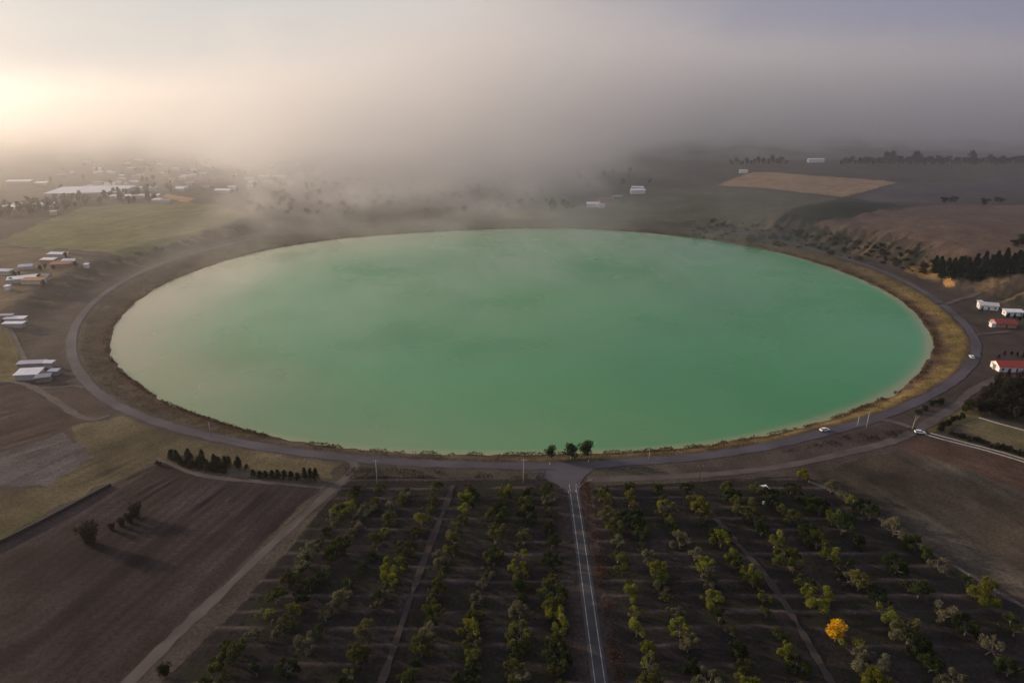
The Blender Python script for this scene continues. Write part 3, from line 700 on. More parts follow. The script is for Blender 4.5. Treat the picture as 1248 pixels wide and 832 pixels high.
# ------------------------------------------------------------------ scrub (uncountable) along the shore
def scrub():
    pts = []; g = np.random.default_rng(4)
    n = 30000; a = g.uniform(0, 360, n); R = np.interp(a, G361, LT); RR = np.interp(a, G361, RT)
    # clumpy band just above the waterline, thicker on the near, left and right shores
    off = np.abs(g.normal(0, 1.5, n)) + .2; r = R + off
    x = CEN[0] + r * np.cos(np.radians(a)); y = CEN[1] + r * np.sin(np.radians(a))
    cl = fbm(x / 5, y / 5, 222, 3); keep = cl > .46
    x, y, cl = x[keep], y[keep], cl[keep]
    z = hz(x, y); h = np.clip((cl - .44) * 9, .1, 1.3) * g.uniform(.2, 1, len(x))
    z = np.maximum(z, WZ) + h
    me = crownmesh('scrub', np.stack([x, y, z], -1), .45, .4, 3)
    o = link('lakeside_scrub', me, color=(.075, .05, .03)); struct(o, 'stuff'); tag(o, 'brown scrub and dry reeds fringing the waterline of the lake', 'scrub')
    # weeds between the ring road and the dirt road
    n = 9000; px = g.uniform(420, 1120, n); py = np.where(px < 690, 572 + g.uniform(-2, 12, n), 572 - (px - 730) * .118 + (px > 730) * g.uniform(-6, 5, n))
    Pw = at(px, py); x, y = Pw[:, 0], Pw[:, 1]; r, an, R, RR = lakecoords(x, y)
    cl = fbm(x / 4, y / 4, 333, 3); keep = (cl > .54) & (r - RR > 5) & (np.abs(px - 697) > 32)
    x, y, cl = x[keep], y[keep], cl[keep]; z = hz(x, y) + g.uniform(0, 1, len(x)) * np.clip((cl - .52) * 7, .1, .8)
    me = crownmesh('weeds', np.stack([x, y, z], -1), .4, .3, 5)
    o = link('roadside_weeds', me, color=(.045, .036, .025)); struct(o, 'stuff'); tag(o, 'low dark weeds scattered beside the ring road near the junction', 'weeds')
    # dry reddish weeds along the east side of the straight road
    n = 5200; y = g.uniform(120, 228, n); x = 27.5 + g.normal(0, 1.1, n) + (y - 170) * .004
    cl = fbm(x / 3, y / 3, 444, 3); keep = cl > .44; x, y, cl = x[keep], y[keep], cl[keep]
    z = hz(x, y) + g.uniform(0, 1, len(x)) * np.clip((cl - .42) * 5, .1, .7)
    me = crownmesh('weeds', np.stack([x, y, z], -1), .3, .3, 6)
    o = link('dry_weeds', me, color=(.105, .052, .032)); struct(o, 'stuff'); tag(o, 'strip of reddish dry weeds along the right of the straight road', 'weeds')
    # sparse grass tufts on the grass bank
    n = 26000; a = g.uniform(150, 420, n) % 360; R = np.interp(a, G361, LT); RR = np.interp(a, G361, RT); t = g.uniform(.25, .95, n)
    r = R + (RR - 3.6 - R) * t; x = CEN[0] + r * np.cos(np.radians(a)); y = CEN[1] + r * np.sin(np.radians(a))
    keep = fbm(x / 6, y / 6, 555, 3) > .5; x, y = x[keep], y[keep]
    me = crownmesh('tufts', np.stack([x, y, hz(x, y) + .05], -1), .35, .6, 7)
    o = link('bank_grass', me, color=(.12, .09, .035)); struct(o, 'stuff'); tag(o, 'dry yellowish grass tufts on the bank inside the ring road', 'grass')
    # orchard floor grass
    n = 26000; x = g.uniform(-110, 125, n); y = g.uniform(118, 232, n)
    inn = inpoly(x, y, wpoly(ORCH_L)) | inpoly(x, y, wpoly(ORCH_R)); cl = fbm(x / 5, y / 3, 666, 3); keep = inn & (cl > .5)
    x, y = x[keep], y[keep]
    me = crownmesh('grass', np.stack([x, y, hz(x, y) + .05], -1), .28, .6, 8)
    o = link('orchard_grass', me, color=(.04, .04, .018)); struct(o, 'stuff'); tag(o, 'patchy dull green grass on the dark orchard floor', 'grass')
scrub(); tick('scrub')

# ------------------------------------------------------------------ buildings
HN = {}
def house(px, py, L, Wd, h, yaw, wall, roof, label, kind='gable', rise=1.6, win=True, name='house', group=None, simple_=False, slope=.12):
    P = at(px, py); z = P[2] - .3
    root = thing(name, label, 'house' if name == 'house' else name.replace('_', ' '), (P[0], P[1], z), D2R(yaw), group)
    h = h + .3
    m = MB(); m.quadbox((0, 0, h / 2), (L, Wd, h))
    if kind == 'gable':
        for s in (-1, 1):
            m.poly([(s * L / 2, -Wd / 2, h), (s * L / 2, Wd / 2, h), (s * L / 2, 0, h + rise)], [(0, 1, 2)])
    m.obj('wall', M['paint'], root, wall)
    r = MB(); ov = .5; th = .15
    if kind == 'gable':
        k = rise / (Wd / 2); x = L / 2 + ov; yy = Wd / 2 + ov; zl = h - ov * k + .05; zt = h + rise + .05
        for s in (-1, 1):
            pts = [(-x, s * yy, zl), (x, s * yy, zl), (x, 0, zt), (-x, 0, zt), (-x, s * yy, zl + th), (x, s * yy, zl + th), (x, 0, zt + th), (-x, 0, zt + th)]
            r.poly(pts, [(0, 1, 2, 3), (4, 5, 6, 7), (0, 1, 5, 4), (1, 2, 6, 5), (3, 0, 4, 7)])
    else:
        x = L / 2 + ov; yy = Wd / 2 + ov; a = h + .05; b = h + .05 + slope * Wd
        pts = [(-x, -yy, a), (x, -yy, a), (x, yy, b), (-x, yy, b), (-x, -yy, a + th), (x, -yy, a + th), (x, yy, b + th), (-x, yy, b + th)]
        r.poly(pts, [(0, 3, 2, 1), (4, 5, 6, 7), (0, 1, 5, 4), (1, 2, 6, 5), (2, 3, 7, 6), (3, 0, 4, 7)])
    r.obj('roof', M['roof'], root, roof)
    if win:
        n = max(2, int(L / 3.2))
        for side in (-1, 1):
            for i in range(n):
                cx = -L / 2 + L * (i + .5) / n
                w = MB()
                if i == n // 2 and side < 0:
                    w.quadbox((cx, side * (Wd / 2 + .03), 1.35), (1.0, .08, 2.1)); w.obj('door', M['wood'], root)
                else:
                    w.quadbox((cx, side * (Wd / 2 + .03), 1.85), (1.1, .06, 1.1)); wo = w.obj('window', M['glass'], root)
                    f = MB()
                    for q in ((0, .62, 1.34, .14), (0, -.62, 1.34, .14)): f.quadbox((cx, side * (Wd / 2 + .05), 1.85 + q[1]), (q[2], .12, q[3]))
                    for q in (-.62, .62): f.quadbox((cx + q, side * (Wd / 2 + .05), 1.85), (.1, .12, 1.1))
                    f.obj('frame', M['white'], wo)
        for s in (-1, 1):
            w = MB(); w.quadbox((s * (L / 2 + .03), 0, 1.85), (.06, 1.1, 1.1)); w.obj('window', M['glass'], root)
    return root
WH = (.78, .78, .80); ZN = (.72, .74, .80); CR = (.55, .5, .42); RED = (.32, .055, .04); BR = (.25, .12, .07); GY = (.25, .25, .27); OR = (.36, .17, .06)
# right shore
house(1229, 450, 14.5, 8, 3.0, -4, WH, (.36, .05, .035), 'long white farmhouse with a bright red roof above the dense wood', rise=1.9)
house(1213, 449, 3.5, 3, 2.4, 60, CR, CR, 'small cream outbuilding at the left end of the red-roofed farmhouse', 'shed', win=False, name='shed')
house(1203, 376, 11, 7, 3.2, -20, WH, (.52, .52, .54), 'white house with a pale grey roof, uppermost of the right shore houses', rise=1.3)
house(1194, 371, 2.5, 2.5, 2.2, 0, WH, WH, 'tiny white hut just left of the pale-roofed house', 'shed', win=False, name='shed')
house(1234, 384, 11, 5, 2.8, -8, WH, WH, 'low white flat-roofed house at the right edge among bushes', 'shed')
house(1222, 397, 12, 8, 2.8, -6, (.5, .2, .15), (.24, .05, .04), 'dull red-roofed house below the two white ones on the right shore', rise=1.6)
house(1209, 398, 2.6, 2.6, 2.4, 0, WH, WH, 'little white hut against the left end of the dull red house', 'shed', win=False, name='shed')
for i, (x, y) in enumerate([(1236, 389), (1242, 391), (1247, 389), (1228, 388), (1216, 437), (1224, 434), (1232, 433), (1240, 434), (1246, 436), (1196, 380)]):
    P = at(x, y); plant('broad', i % 3, P, rd.uniform(.3, .45), jit((.025, .03, .018)), f'dark garden tree, {ORD[i+1]} of those around the right shore houses', 'tree', 'garden_tree', 'garden trees around the right shore houses')
# left shore farm
house(37, 460, 11, 7, 3.0, 8, (.45, .42, .42), ZN, 'square white-roofed barn nearest the ring road on the left shore', 'shed', win=False, name='barn')
house(40, 447, 13, 3.6, 2.6, 8, (.3, .26, .25), (.42, .42, .50), 'long narrow grey-roofed barn behind the white-roofed one', 'shed', win=False, name='barn')
house(61, 447, 4.5, 3, 2.8, 0, (.4, .36, .35), (.6, .62, .72), 'pale blue-roofed shed at the right end of the long grey barn', 'shed', win=False, name='shed')
house(54, 464, 6.5, 4, 2.6, 20, (.25, .22, .2), (.20, .22, .26), 'dark grey-roofed shed just right of the white-roofed barn', 'shed', win=False, name='shed')
house(67, 456, 4.5, 3, 2.2, 0, (.3, .28, .28), (.35, .38, .48), 'small blue-grey shed beside the ring road on the left', 'shed', win=False, name='shed')
house(20, 392, 12, 4, 2.6, 2, (.4, .38, .38), ZN, 'upper of the two long white-roofed sheds on the left edge', 'shed', win=False, name='shed')
house(18, 398, 12, 3.2, 2.4, 2, (.4, .38, .38), ZN, 'lower of the two long white-roofed sheds on the left edge', 'shed', win=False, name='shed')
house(4, 388, 12, 2.6, 2.2, 6, (.3, .26, .25), (.38, .32, .34), 'narrow pinkish-grey shed cut by the left edge of the view', 'shed', win=False, name='shed')
# left hamlet
for (x, y, L, w, yaw, wl, rf, lab) in [
 (28, 343, 18, 7, 28, CR, ZN, 'large white-roofed barn in the middle of the left hamlet'), (42, 345, 15, 6, 2, CR, OR, 'orange-brown roofed barn joined to the large white one in the hamlet'),
 (5, 334, 12, 5, -5, CR, (.5, .54, .62), 'pale blue-roofed house at the left edge of the hamlet'), (33, 328, 9, 5, 20, CR, ZN, 'white-roofed house between the hamlet barns and the road'),
 (60, 320, 11, 5, -3, (.45, .2, .15), ZN, 'white and pink-roofed house near the top of the hamlet'), (71, 313, 15, 5, -3, CR, ZN, 'long white-roofed house topmost in the hamlet'),
 (75, 325, 14, 7, 12, (.4, .2, .15), (.30, .12, .08), 'dull red-roofed house on the right of the hamlet'), (86, 321, 10, 6, 0, CR, ZN, 'bright white-roofed house at the right end of the hamlet'),
 (57, 340, 6, 5, 0, (.4, .37, .33), (.32, .3, .27), 'small grey hut right of the orange-brown barn'), (10, 353, 3, 3, 0, WH, WH, 'tiny white hut below the hamlet barns'), (106, 326, 3, 3, 0, WH, WH, 'tiny white hut alone in the field right of the hamlet')]:
    house(x, y, L, w, 2.8, yaw, wl, rf, lab, 'shed' if L > 10 or L < 5 else 'gable', rise=1.2, win=False)
for i, (x, y) in enumerate([(18, 338), (24, 336), (50, 331), (56, 328), (48, 341), (66, 330), (92, 326), (80, 314), (54, 350), (14, 345)]):
    P = at(x, y); plant('far', i % 3, P, rd.uniform(.4, .6), (.05, .048, .03), 'small hazy tree among the houses of the left hamlet', 'tree', 'garden_tree', 'small trees among the hamlet houses')
# houses beyond the far shore
house(723, 252, 16, 9, 4, -5, WH, ZN, 'white-roofed house lowest of those beyond the far shore', 'shed', win=False)
house(733, 253, 7, 6, 3.5, 0, WH, (.5, .5, .5), 'small pale house touching the white-roofed one beyond the lake', 'gable', win=False)
house(738, 246, 16, 9, 4, 10, (.35, .2, .18), (.22, .09, .08), 'dull red-roofed house behind the white ones beyond the lake', win=False)
house(753, 243, 13, 6, 4, 15, (.2, .26, .22), (.22, .32, .27), 'greenish-roofed shed on the slope beyond the far shore', 'shed', win=False, name='shed')
house(777, 236, 20, 8, 5, -3, WH, (.8, .8, .84), 'white house standing alone highest on the misty slope beyond', 'shed', win=False)
house(777, 231.5, 17, 6, 4, -3, WH, WH, 'white shed just behind the lone white house on the slope', 'shed', win=False, name='shed')
house(994, 198, 26, 7, 5, 0, WH, WH, 'long white building on the far right ridge', 'shed', win=False, name='farm_building')
house(906, 211, 12, 5, 4, 0, WH, WH, 'little white building at the top left corner of the tan field', 'shed', win=False, name='farm_building')
house(660, 181, 30, 14, 6, 0, CR, WH, 'pale building dimly seen through the mist beyond the lake', 'shed', win=False, name='farm_building')
house(558, 203, 34, 10, 5, 4, CR, ZN, 'thin pale roof in the mist above the misty wood', 'shed', win=False, name='warehouse')
# greenhouses and town on the hazy left
GH = [(8, 256, 40, 8, 'bright strip-roofed greenhouse at the far left edge'), (42, 253, 46, 9, 'bright long-roofed greenhouse right of the one at the left edge'), (165, 242, 60, 9, 'bright long-roofed greenhouse just right of the wooded belt'), (24, 224, 34, 10, 'dim pale-roofed shed in the haze at the far left'), (51, 226, 16, 9, 'bright small-roofed shed above the greenhouses at left')]
for x, y, L, w, lab in GH: house(x, y, L, w, 4, 8, CR, (.8, .78, .75), lab, 'shed', win=False, name='greenhouse')
house(112, 236, 95, 60, 5, 10, (.4, .4, .42), (.55, .55, .62), 'very large pale lilac-roofed greenhouse block in the haze', 'shed', win=False, name='greenhouse', slope=.02)
TN = [(273,235,22,12),(283,231,10,6),(309,225,12,10),(322,218,16,8),(341,218,18,8),(366,218,14,6),(332,210,16,6),(252,230,14,6),(221,233,12,9),(210,222,10,8),(224,219,10,6),(192,247,10,8),(203,248,12,6),(75,216,10,6),(90,213,8,6),(120,213,14,8),(135,212,10,6),(160,208,14,6),(195,203,12,8),(200,214,12,9),(225,196,12,5),(243,195,10,4),(215,208,14,6),(238,205,12,6),(345,196,16,4),(385,214,12,6),(185,200,10,6),(232,226,10,6),(265,222,10,6),(178,232,30,8),(150,217,10,6),(172,216,10,6),(248,214,10,6),(285,216,10,5),(300,212,10,5),(66,262,6,5),(388,210,8,5)]
rt = random.Random(3)
rx_ = random.Random(21)
TN += [(round(rx_.uniform(100, 400), 1), round(rx_.uniform(196, 232), 1), rx_.uniform(8, 16), rx_.uniform(5, 8)) for _ in range(34)]
for i, (x, y, L, w) in enumerate(TN):
    br = i in (0, 1, 2, 3, 4, 5, 8, 11)
    rf = (.8, .8, .82) if br else rt.choice([(.55, .52, .5), (.4, .38, .4), (.5, .42, .36), (.42, .2, .12), (.6, .6, .65)])
    nm = 'white' if br else {.55: 'pale', .4: 'grey', .5: 'tan', .42: 'reddish', .6: 'pale grey'}[rf[0]]
    where = 'in the right part of the hazy town' if x > 260 else ('in the middle of the hazy town' if x > 180 else 'in the left part of the hazy town')
    same = sorted([q[0] for q in TN if (q[0] > 260) == (x > 260) and (q[0] > 180) == (x > 180)])
    house(x, y, L, w, 4, rt.uniform(-12, 14), CR, rf, f'{nm}-roofed house {where}, {ORD[same.index(x)+1]} from the left there', 'shed' if i % 2 else 'gable', win=False, group='houses of the hazy town')
for i in range(60):
    x = rt.uniform(60, 400); y = rt.uniform(198, 236)
    P = at(x, y); s = rt.uniform(.6, 1.1); plant('far', i % 3, P, s, jit((.05, .05, .03)), 'hazy tree scattered among the town houses on the left', 'tree', 'town_tree', 'trees scattered in the hazy town')

# small white things in the orchard
house(931, 599, 1.9, 1.7, 1.7, 15, WH, WH, 'small white hut among the trees at the orchard top', 'shed', win=False, name='hut')
m = MB(); m.quadbox((0, 0, .45), (1.6, 1.0, .8), taper=.85); P = at(932, 614); t = thing('water_trough', 'low white trough under the trees below the white hut', 'trough', P)
m.obj('tank', M['white'], t); m = MB(); m.quadbox((0, 0, .87), (1.7, 1.1, .08)); m.obj('lid', M['white'], t)

# ------------------------------------------------------------------ cars, poles, markers, walls
def car(px, py, yaw, label, col=WH):
    P = at(px, py); P[2] += .08; root = thing('parked_car', label, 'car', P, D2R(yaw), 'white cars near the lake')
    m = MB(); prof = [(-2.1, .35), (2.1, .35), (2.15, .7), (1.9, .88), (1.0, .98), (-1.95, 1.0), (-2.15, .75)]
    n = len(prof); V = [(x, -.85, z) for x, z in prof] + [(x, .85, z) for x, z in prof]
    m.poly(V, [tuple(range(n))[::-1], tuple(range(n, 2 * n))] + [(i, (i + 1) % n, n + (i + 1) % n, n + i) for i in range(n)]); m.obj('body', M['paint'], root, col)
    m = MB(); b = [(-1.9, -.78, .99), (1.0, -.78, .99), (1.0, .78, .99), (-1.9, .78, .99), (-1.55, -.66, 1.42), (.35, -.66, 1.42), (.35, .66, 1.42), (-1.55, .66, 1.42)]
    m.poly(b, [(0, 3, 2, 1), (4, 5, 6, 7), (0, 1, 5, 4), (1, 2, 6, 5), (2, 3, 7, 6), (3, 0, 4, 7)]); m.obj('windows', M['glass'], root)
    m = MB(); m.quadbox((-.6, 0, 1.45), (1.95, 1.34, .05)); m.obj('roof', M['paint'], root, col)
    for sx in (-1.3, 1.35):
        for sy in (-.82, .82):
            m = MB(); m.tube((sx, sy - .1, .33), (sx, sy + .1, .33), .33, .33, 12); m.obj('wheel', M['black'], root)
    for sy in (-.6, .6):
        m = MB(); m.quadbox((2.1, sy, .68), (.1, .3, .14)); m.obj('headlight', M['glass'], root)
car(1184, 436, 75, 'white car on the ring road left of the red-roofed farmhouse')
car(1121, 528, -15, 'white car where the dirt road meets the white kerb')
car(1005, 525, 12, 'white car driving on the ring road at the lower right')
def pole(px, py, h, mat, label, arm=True, tilt=0, yaw=0):
    P = at(px, py); root = thing('utility_pole', label, 'pole', P, yaw, 'poles along the roads')
    m = MB(); m.tube((0, 0, -.5), (math.sin(tilt) * h, 0, math.cos(tilt) * h), .2, .13, 8); m.obj('pole', mat, root, smooth=True)
    if arm:
        m = MB(); m.quadbox((math.sin(tilt) * h * .95, 0, h * .95), (1.8, .12, .12)); m.obj('crossarm', mat, root)
        for s in (-.8, 0, .8):
            m = MB(); m.tube((math.sin(tilt) * h * .95 + s, 0, h * .95 + .06), (math.sin(tilt) * h * .95 + s, 0, h * .95 + .3), .06, .05, 6); m.obj('insulator', M['white'], root)
pole(638, 588, 10.3, M['conc'], 'tall pale concrete pole just left of the junction')
pole(460, 590, 10.6, M['conc'], 'tall pale concrete pole at the top of the orchard, left')
pole(257, 531, 6.5, M['conc'], 'pale pole on the lower left shore bank', False)
pole(852, 587, 7.2, M['wood'], 'dark wooden pole beside the dirt road', True)
pole(1056, 521, 8.0, M['conc'], 'white pole beside the ring road at the lower right')
pole(1045, 519, 5, M['conc'], 'short pale pole left of the white pole', False)
pole(791, 560, 3.6, M['conc'], 'short thin post on the near bank right of the trees', False)
pole(568, 272, 9, M['conc'], 'faint pole on the misty far shore', False)
# forked pale pole at the field corner
P = at(1112, 522); root = thing('forked_pole', 'forked leaning pale pole where the dirt tracks meet', 'pole', P)
m = MB(); m.tube((0, 0, -.4), (.3, 0, 3.6), .17, .13, 8); m.obj('pole', M['conc'], root)
m = MB(); m.tube((.3, 0, 3.5), (1.7, 0, 6.2), .1, .07, 6); m.obj('arm', M['conc'], root); m = MB(); m.tube((.3, 0, 3.5), (.35, 0, 6.4), .1, .07, 6); m.obj('arm', M['conc'], root)
# whitewashed marker posts
for x, y, l in ((717, 563, 'short whitewashed post under the rightmost bank tree'), (670, 566, 'short whitewashed post under the leftmost bank tree'), (702, 599, 'short whitewashed post at the top of the right road line'), (693, 601, 'short whitewashed post at the top of the left road line')):
    P = at(x, y); t = thing('marker_post', l, 'post', P, 0, 'whitewashed marker posts'); m = MB(); m.tube((0, 0, -.2), (0, 0, .95), .14, .12, 8); m.obj('post', M['white'], t); m = MB(); m.tube((0, 0, .95), (0, 0, 1.15), .15, .08, 8); m.obj('cap', M['conc'], t)
def wallline(name, pts, h, th, mat, label, cat):
    C = resample(wpoly(pts), 4.); mb = MB(); n = len(C); T = np.gradient(C, axis=0); T /= np.hypot(T[:, 0], T[:, 1])[:, None]; Nn = np.stack([-T[:, 1], T[:, 0]], -1) * th / 2
    V = []
    for i in range(n):
        z = float(hz(C[i, 0], C[i, 1])); a = C[i] + Nn[i]; b = C[i] - Nn[i]
        V += [(*a, z - .3), (*a, z + h), (*b, z + h), (*b, z - .3)]
    Fc = []
    for i in range(n - 1):
        k = 4 * i
        for q in range(4): Fc.append((k + q, k + (q + 1) % 4, k + 4 + (q + 1) % 4, k + 4 + q))
    Fc += [(0, 1, 2, 3), (4 * n - 1, 4 * n - 2, 4 * n - 3, 4 * n - 4)]
    mb.poly(V, Fc); return tag(mb.obj(name, mat), label, cat)
wallline('canal_wall', [(1126, 529), (1150, 536), (1190, 546), (1248, 563), (1300, 579)], .35, .35, M['conc'], 'low pale concrete kerb on the reddish field side of the ditch', 'wall')
wallline('canal_wall', [(1134, 528), (1158, 534.5), (1196, 544.5), (1248, 559.5), (1300, 575)], .35, .3, M['conc'], 'low pale concrete kerb on the olive field side of the ditch', 'wall')
wallline('field_wall', [(1193, 509), (1220, 517), (1248, 524.5), (1300, 540)], .4, .3, M['conc'], 'thin pale wall along the upper edge of the olive field', 'wall')
M['stone'] = simple('dark_stone', (.045, .038, .035), .9, noise=.4)
wallline('field_wall', [(-40, 682), (0, 662), (60, 632), (135, 592)], 1.3, .8, M['stone'], 'dark stone wall between the green plot and the brown field', 'wall')
def fence(pts, label, h=1.1, step=6., mat=None):
    C = resample(wpoly(pts), step); root = thing('wire_fence', label, 'fence', (0, 0, 0)); mat = mat or M['conc']
    z = hz(C[:, 0], C[:, 1])
    for i in range(min(len(C), 98)):
        m = MB(); m.tube((C[i, 0], C[i, 1], z[i] - .2), (C[i, 0], C[i, 1], z[i] + h), .06, .05, 5); m.obj('post', mat, root)
    m = MB()
    for i in range(len(C) - 1):
        for q in (.5, 1.0): m.tube((C[i, 0], C[i, 1], z[i] + q), (C[i + 1, 0], C[i + 1, 1], z[i + 1] + q), .028, .028, 4)
    m.obj('wire', mat, root)
fence([(985, 588), (1040, 612), (1095, 650), (1180, 702), (1248, 742), (1290, 768)], 'thin pale fence along the right edge of the orchard')
fence([(404, 606), (360, 664), (310, 720), (260, 775), (215, 825)], 'thin dark fence along the left edge of the orchard', mat=M['wood'])
fence([(1096, 548), (1140, 562), (1200, 587), (1260, 610)], 'low dark fence between the reddish and the mottled fields', h=.8, step=3., mat=M['wood'])

tick('built')
# ------------------------------------------------------------------ haze and fog
def box(name, lo, hi, mat):
    m = MB(); lo = np.array(lo, float); hi = np.array(hi, float); m.quadbox((lo + hi) / 2, hi - lo); o = m.obj(name, mat); return o
m, nt, out = newmat('haze_air'); pv = N(nt, 'ShaderNodeVolumePrincipled'); pv.inputs['Density'].default_value = .00008
pv.inputs['Color'].default_value = (.95, .93, .95, 1); pv.inputs['Anisotropy'].default_value = .72
nt.links.new(pv.outputs[0], out.inputs['Volume'])
hzb = struct(box('haze', (-9600, -9600, -12), (9600, 9600, 150), m), 'stuff'); tag(hzb, 'thin lilac haze filling the air over the lake', 'haze')

def fogmat(dens):
    m, nt, out = newmat('fog_bank'); pv = N(nt, 'ShaderNodeVolumePrincipled')
    pv.inputs['Color'].default_value = (.96, .972, 1.0, 1); pv.inputs['Anisotropy'].default_value = .70
    tc = N(nt, 'ShaderNodeTexCoord'); sp = N(nt, 'ShaderNodeSeparateXYZ'); nt.links.new(tc.outputs['Object'], sp.inputs[0])
    X, Y, Z = sp.outputs
    def mth(op, a, b=None, c=None, clamp=False):
        n = N(nt, 'ShaderNodeMath', operation=op, use_clamp=clamp)
        for i, v in enumerate((a, b, c)):
            if v is None: continue
            if isinstance(v, (int, float)): n.inputs[i].default_value = v
            else: nt.links.new(v, n.inputs[i])
        return n.outputs[0]
    def mr(v, a, b, c, d):
        n = N(nt, 'ShaderNodeMapRange', interpolation_type='SMOOTHSTEP', i_1=a, i_2=b, i_3=c, i_4=d); nt.links.new(v, n.inputs[0]); return n.outputs[0]
    mp = N(nt, 'ShaderNodeMapping'); mp.inputs['Scale'].default_value = (1, 1, 2.2); nt.links.new(tc.outputs['Object'], mp.inputs['Vector'])
    no = N(nt, 'ShaderNodeTexNoise', i_Scale=.0058, i_Detail=5., i_Roughness=.62, i_Distortion=.6); nt.links.new(mp.outputs[0], no.inputs['Vector'])
    # front of the bank: nearer on the centre-left, farther on the right and far left
    fr = mr(X, -60, 520, 560, 1280); fr2 = mr(X, -800, -220, 480, 0); front = mth('ADD', fr, fr2)
    dep = mth('SUBTRACT', Y, front)                       # metres behind the front
    # the bank hangs: its underside lifts towards the viewer
    k = mr(dep, -80, 560, 0, 1)
    zz = mth('MAXIMUM', mr(Z, 0, 80, .5, 1), mth('MULTIPLY', mr(X, 60, 260, .92, 0), mr(X, -420, -300, 0, 1)))
    thr = mth('MULTIPLY', k, zz)
    a = mth('ADD', no.outputs['Fac'], mth('MULTIPLY', thr, .42))
    d = mr(a, .61, .79, 0, 1)
    top = mr(mth('ADD', Z, mr(X, -600, 60, 90, 0)), 120, 330, 1, 0)
    d = mth('MULTIPLY', mth('MULTIPLY', d, top), mr(dep, -140, 160, 0, 1)); d = mth('MULTIPLY', d, dens); d = mth('MULTIPLY', d, mr(X, -1000, -100, .15, 1))
    thin = mth('MULTIPLY', mr(X, -500, 300, .0007, .00055), mr(Y, 300, 1050, 0, 1)); thin = mth('MULTIPLY', thin, mr(Z, 70, 230, 1, .12)); d = mth('ADD', d, thin)
    # low mist lifting off the water
    n2 = N(nt, 'ShaderNodeTexNoise', i_Scale=.0085, i_Detail=4., i_Roughness=.6, i_Distortion=.8); nt.links.new(mp.outputs[0], n2.inputs['Vector'])
    veil = mth('MULTIPLY', mr(n2.outputs['Fac'], .42, .72, 0, .0075), mth('MULTIPLY', mr(Z, 8, 75, 1, 0), mr(Y, 380, 640, .12, 1)))
    veil = mth('MULTIPLY', veil, mth('MULTIPLY', mr(X, -80, 330, 1, .10), mth('MULTIPLY', mr(X, -340, -240, 0, 1), mr(Y, 900, 1100, 1, 0)))); d = mth('ADD', d, veil)
    nt.links.new(d, pv.inputs['Density']); nt.links.new(pv.outputs[0], out.inputs['Volume'])
    return m
if not os.environ.get('NOFOG'): fg = box('fog', (-2600, 300, -8), (2900, 3200, 400), fogmat(.0042))
if not os.environ.get('NOFOG'): struct(fg, 'stuff'); tag(fg, 'thick low fog bank drifting over the town and woods behind the lake', 'fog')

# ------------------------------------------------------------------ light, sky, camera
CLOUD = .68
SUN_AZ, SUN_EL = -67.0, 13.0      # degrees from +Y (negative = left)
sd = Vector((math.sin(D2R(SUN_AZ)) * math.cos(D2R(SUN_EL)), math.cos(D2R(SUN_AZ)) * math.cos(D2R(SUN_EL)), math.sin(D2R(SUN_EL))))
L = bpy.data.lights.new('sun', 'SUN'); L.energy = 4.3; L.angle = D2R(.7); L.color = (1, .74, .50)
lo = bpy.data.objects.new('sun', L); COL.objects.link(lo); lo.rotation_euler = sd.to_track_quat('Z', 'Y').to_euler(); lo.location = (-500, 0, 400)
w = bpy.data.worlds.new('World'); SC.world = w; w.use_nodes = True; nt = w.node_tree; nt.nodes.clear()
out = nt.nodes.new('ShaderNodeOutputWorld'); bg = nt.nodes.new('ShaderNodeBackground'); bg.inputs['Strength'].default_value = .10
sky = nt.nodes.new('ShaderNodeTexSky'); sky.sky_type = 'NISHITA'; sky.sun_disc = False
sky.sun_elevation = D2R(SUN_EL); sky.sun_rotation = D2R(SUN_AZ); sky.air_density = 1.0; sky.dust_density = 4.0; sky.ozone_density = 1.0
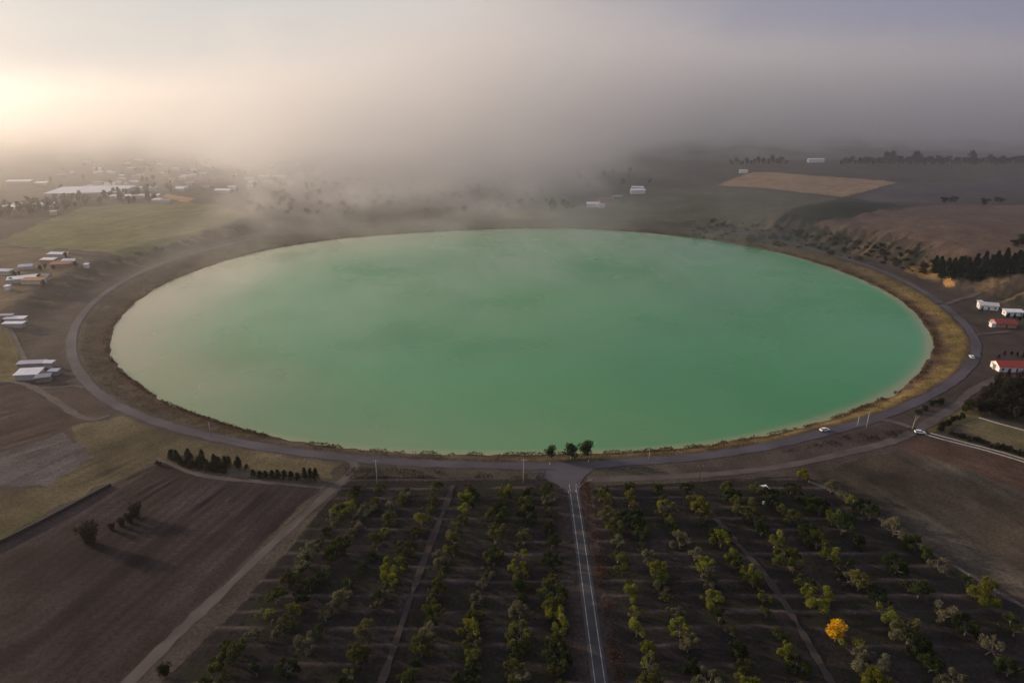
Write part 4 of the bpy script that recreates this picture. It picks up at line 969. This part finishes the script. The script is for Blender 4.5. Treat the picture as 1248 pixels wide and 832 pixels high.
# a bright, thin cloud deck over the clear sky: warm towards the low sun, lilac away from it
tc = N(nt, 'ShaderNodeTexCoord'); vd = N(nt, 'ShaderNodeVectorMath', operation='DOT_PRODUCT'); nt.links.new(tc.outputs['Generated'], vd.inputs[0]); vd.inputs[1].default_value = sd
mp = N(nt, 'ShaderNodeMapping'); mp.inputs['Scale'].default_value = (1, 1, 2.5); nt.links.new(tc.outputs['Generated'], mp.inputs['Vector'])
no = N(nt, 'ShaderNodeTexNoise', i_Scale=2.6, i_Detail=4., i_Roughness=.5, i_Distortion=.4); nt.links.new(mp.outputs[0], no.inputs['Vector'])
md = N(nt, 'ShaderNodeMath', operation='MULTIPLY_ADD'); nt.links.new(no.outputs['Fac'], md.inputs[0]); md.inputs[1].default_value = .22; nt.links.new(vd.outputs['Value'], md.inputs[2])
cr = N(nt, 'ShaderNodeValToRGB'); e = cr.color_ramp.elements; cr.color_ramp.interpolation = 'B_SPLINE'
e[0].position = 0.; e[0].color = (.34, .36, .53, 1); e[1].position = 1.; e[1].color = (4.2, 3.2, 2.2, 1)
for p_, c_ in ((.30, (.42, .42, .60)), (.52, (.55, .53, .60)), (.72, (1.7, 1.48, 1.27)), (.84, (3.5, 2.85, 2.15)), (.93, (3.4, 2.6, 1.8))):
    q = e.new(p_); q.color = (*c_, 1)
mr_ = N(nt, 'ShaderNodeMapRange', i_1=-.4, i_2=1.12, i_3=0., i_4=1.); nt.links.new(md.outputs[0], mr_.inputs[0]); nt.links.new(mr_.outputs[0], cr.inputs[0])
bg2 = nt.nodes.new('ShaderNodeBackground'); bg2.inputs['Strength'].default_value = CLOUD; nt.links.new(cr.outputs[0], bg2.inputs['Color'])
mxs = nt.nodes.new('ShaderNodeMixShader'); mxs.inputs[0].default_value = .85
nt.links.new(sky.outputs[0], bg.inputs['Color']); nt.links.new(bg.outputs[0], mxs.inputs[1]); nt.links.new(bg2.outputs[0], mxs.inputs[2]); nt.links.new(mxs.outputs[0], out.inputs[0])

cam = bpy.data.cameras.new('camera'); cam.sensor_width = 36; cam.lens = 24; cam.clip_end = 40000; cam.clip_start = 1
co = bpy.data.objects.new('camera', cam); COL.objects.link(co); co.location = (0, 0, H); co.rotation_euler = (math.pi / 2 - PITCH, 0, 0); SC.camera = co
SC.view_settings.view_transform = 'Standard'; SC.view_settings.look = 'None'; SC.view_settings.exposure = -.04; SC.view_settings.gamma = 1
SC.render.engine = 'CYCLES'; c = SC.cycles
c.use_denoising = True
try: c.denoiser = 'OPENIMAGEDENOISE'
except Exception: pass
c.max_bounces = 7; c.diffuse_bounces = 2; c.glossy_bounces = 2; c.transparent_max_bounces = 4; c.volume_bounces = 3
c.volume_step_rate = .6; c.volume_max_steps = 40
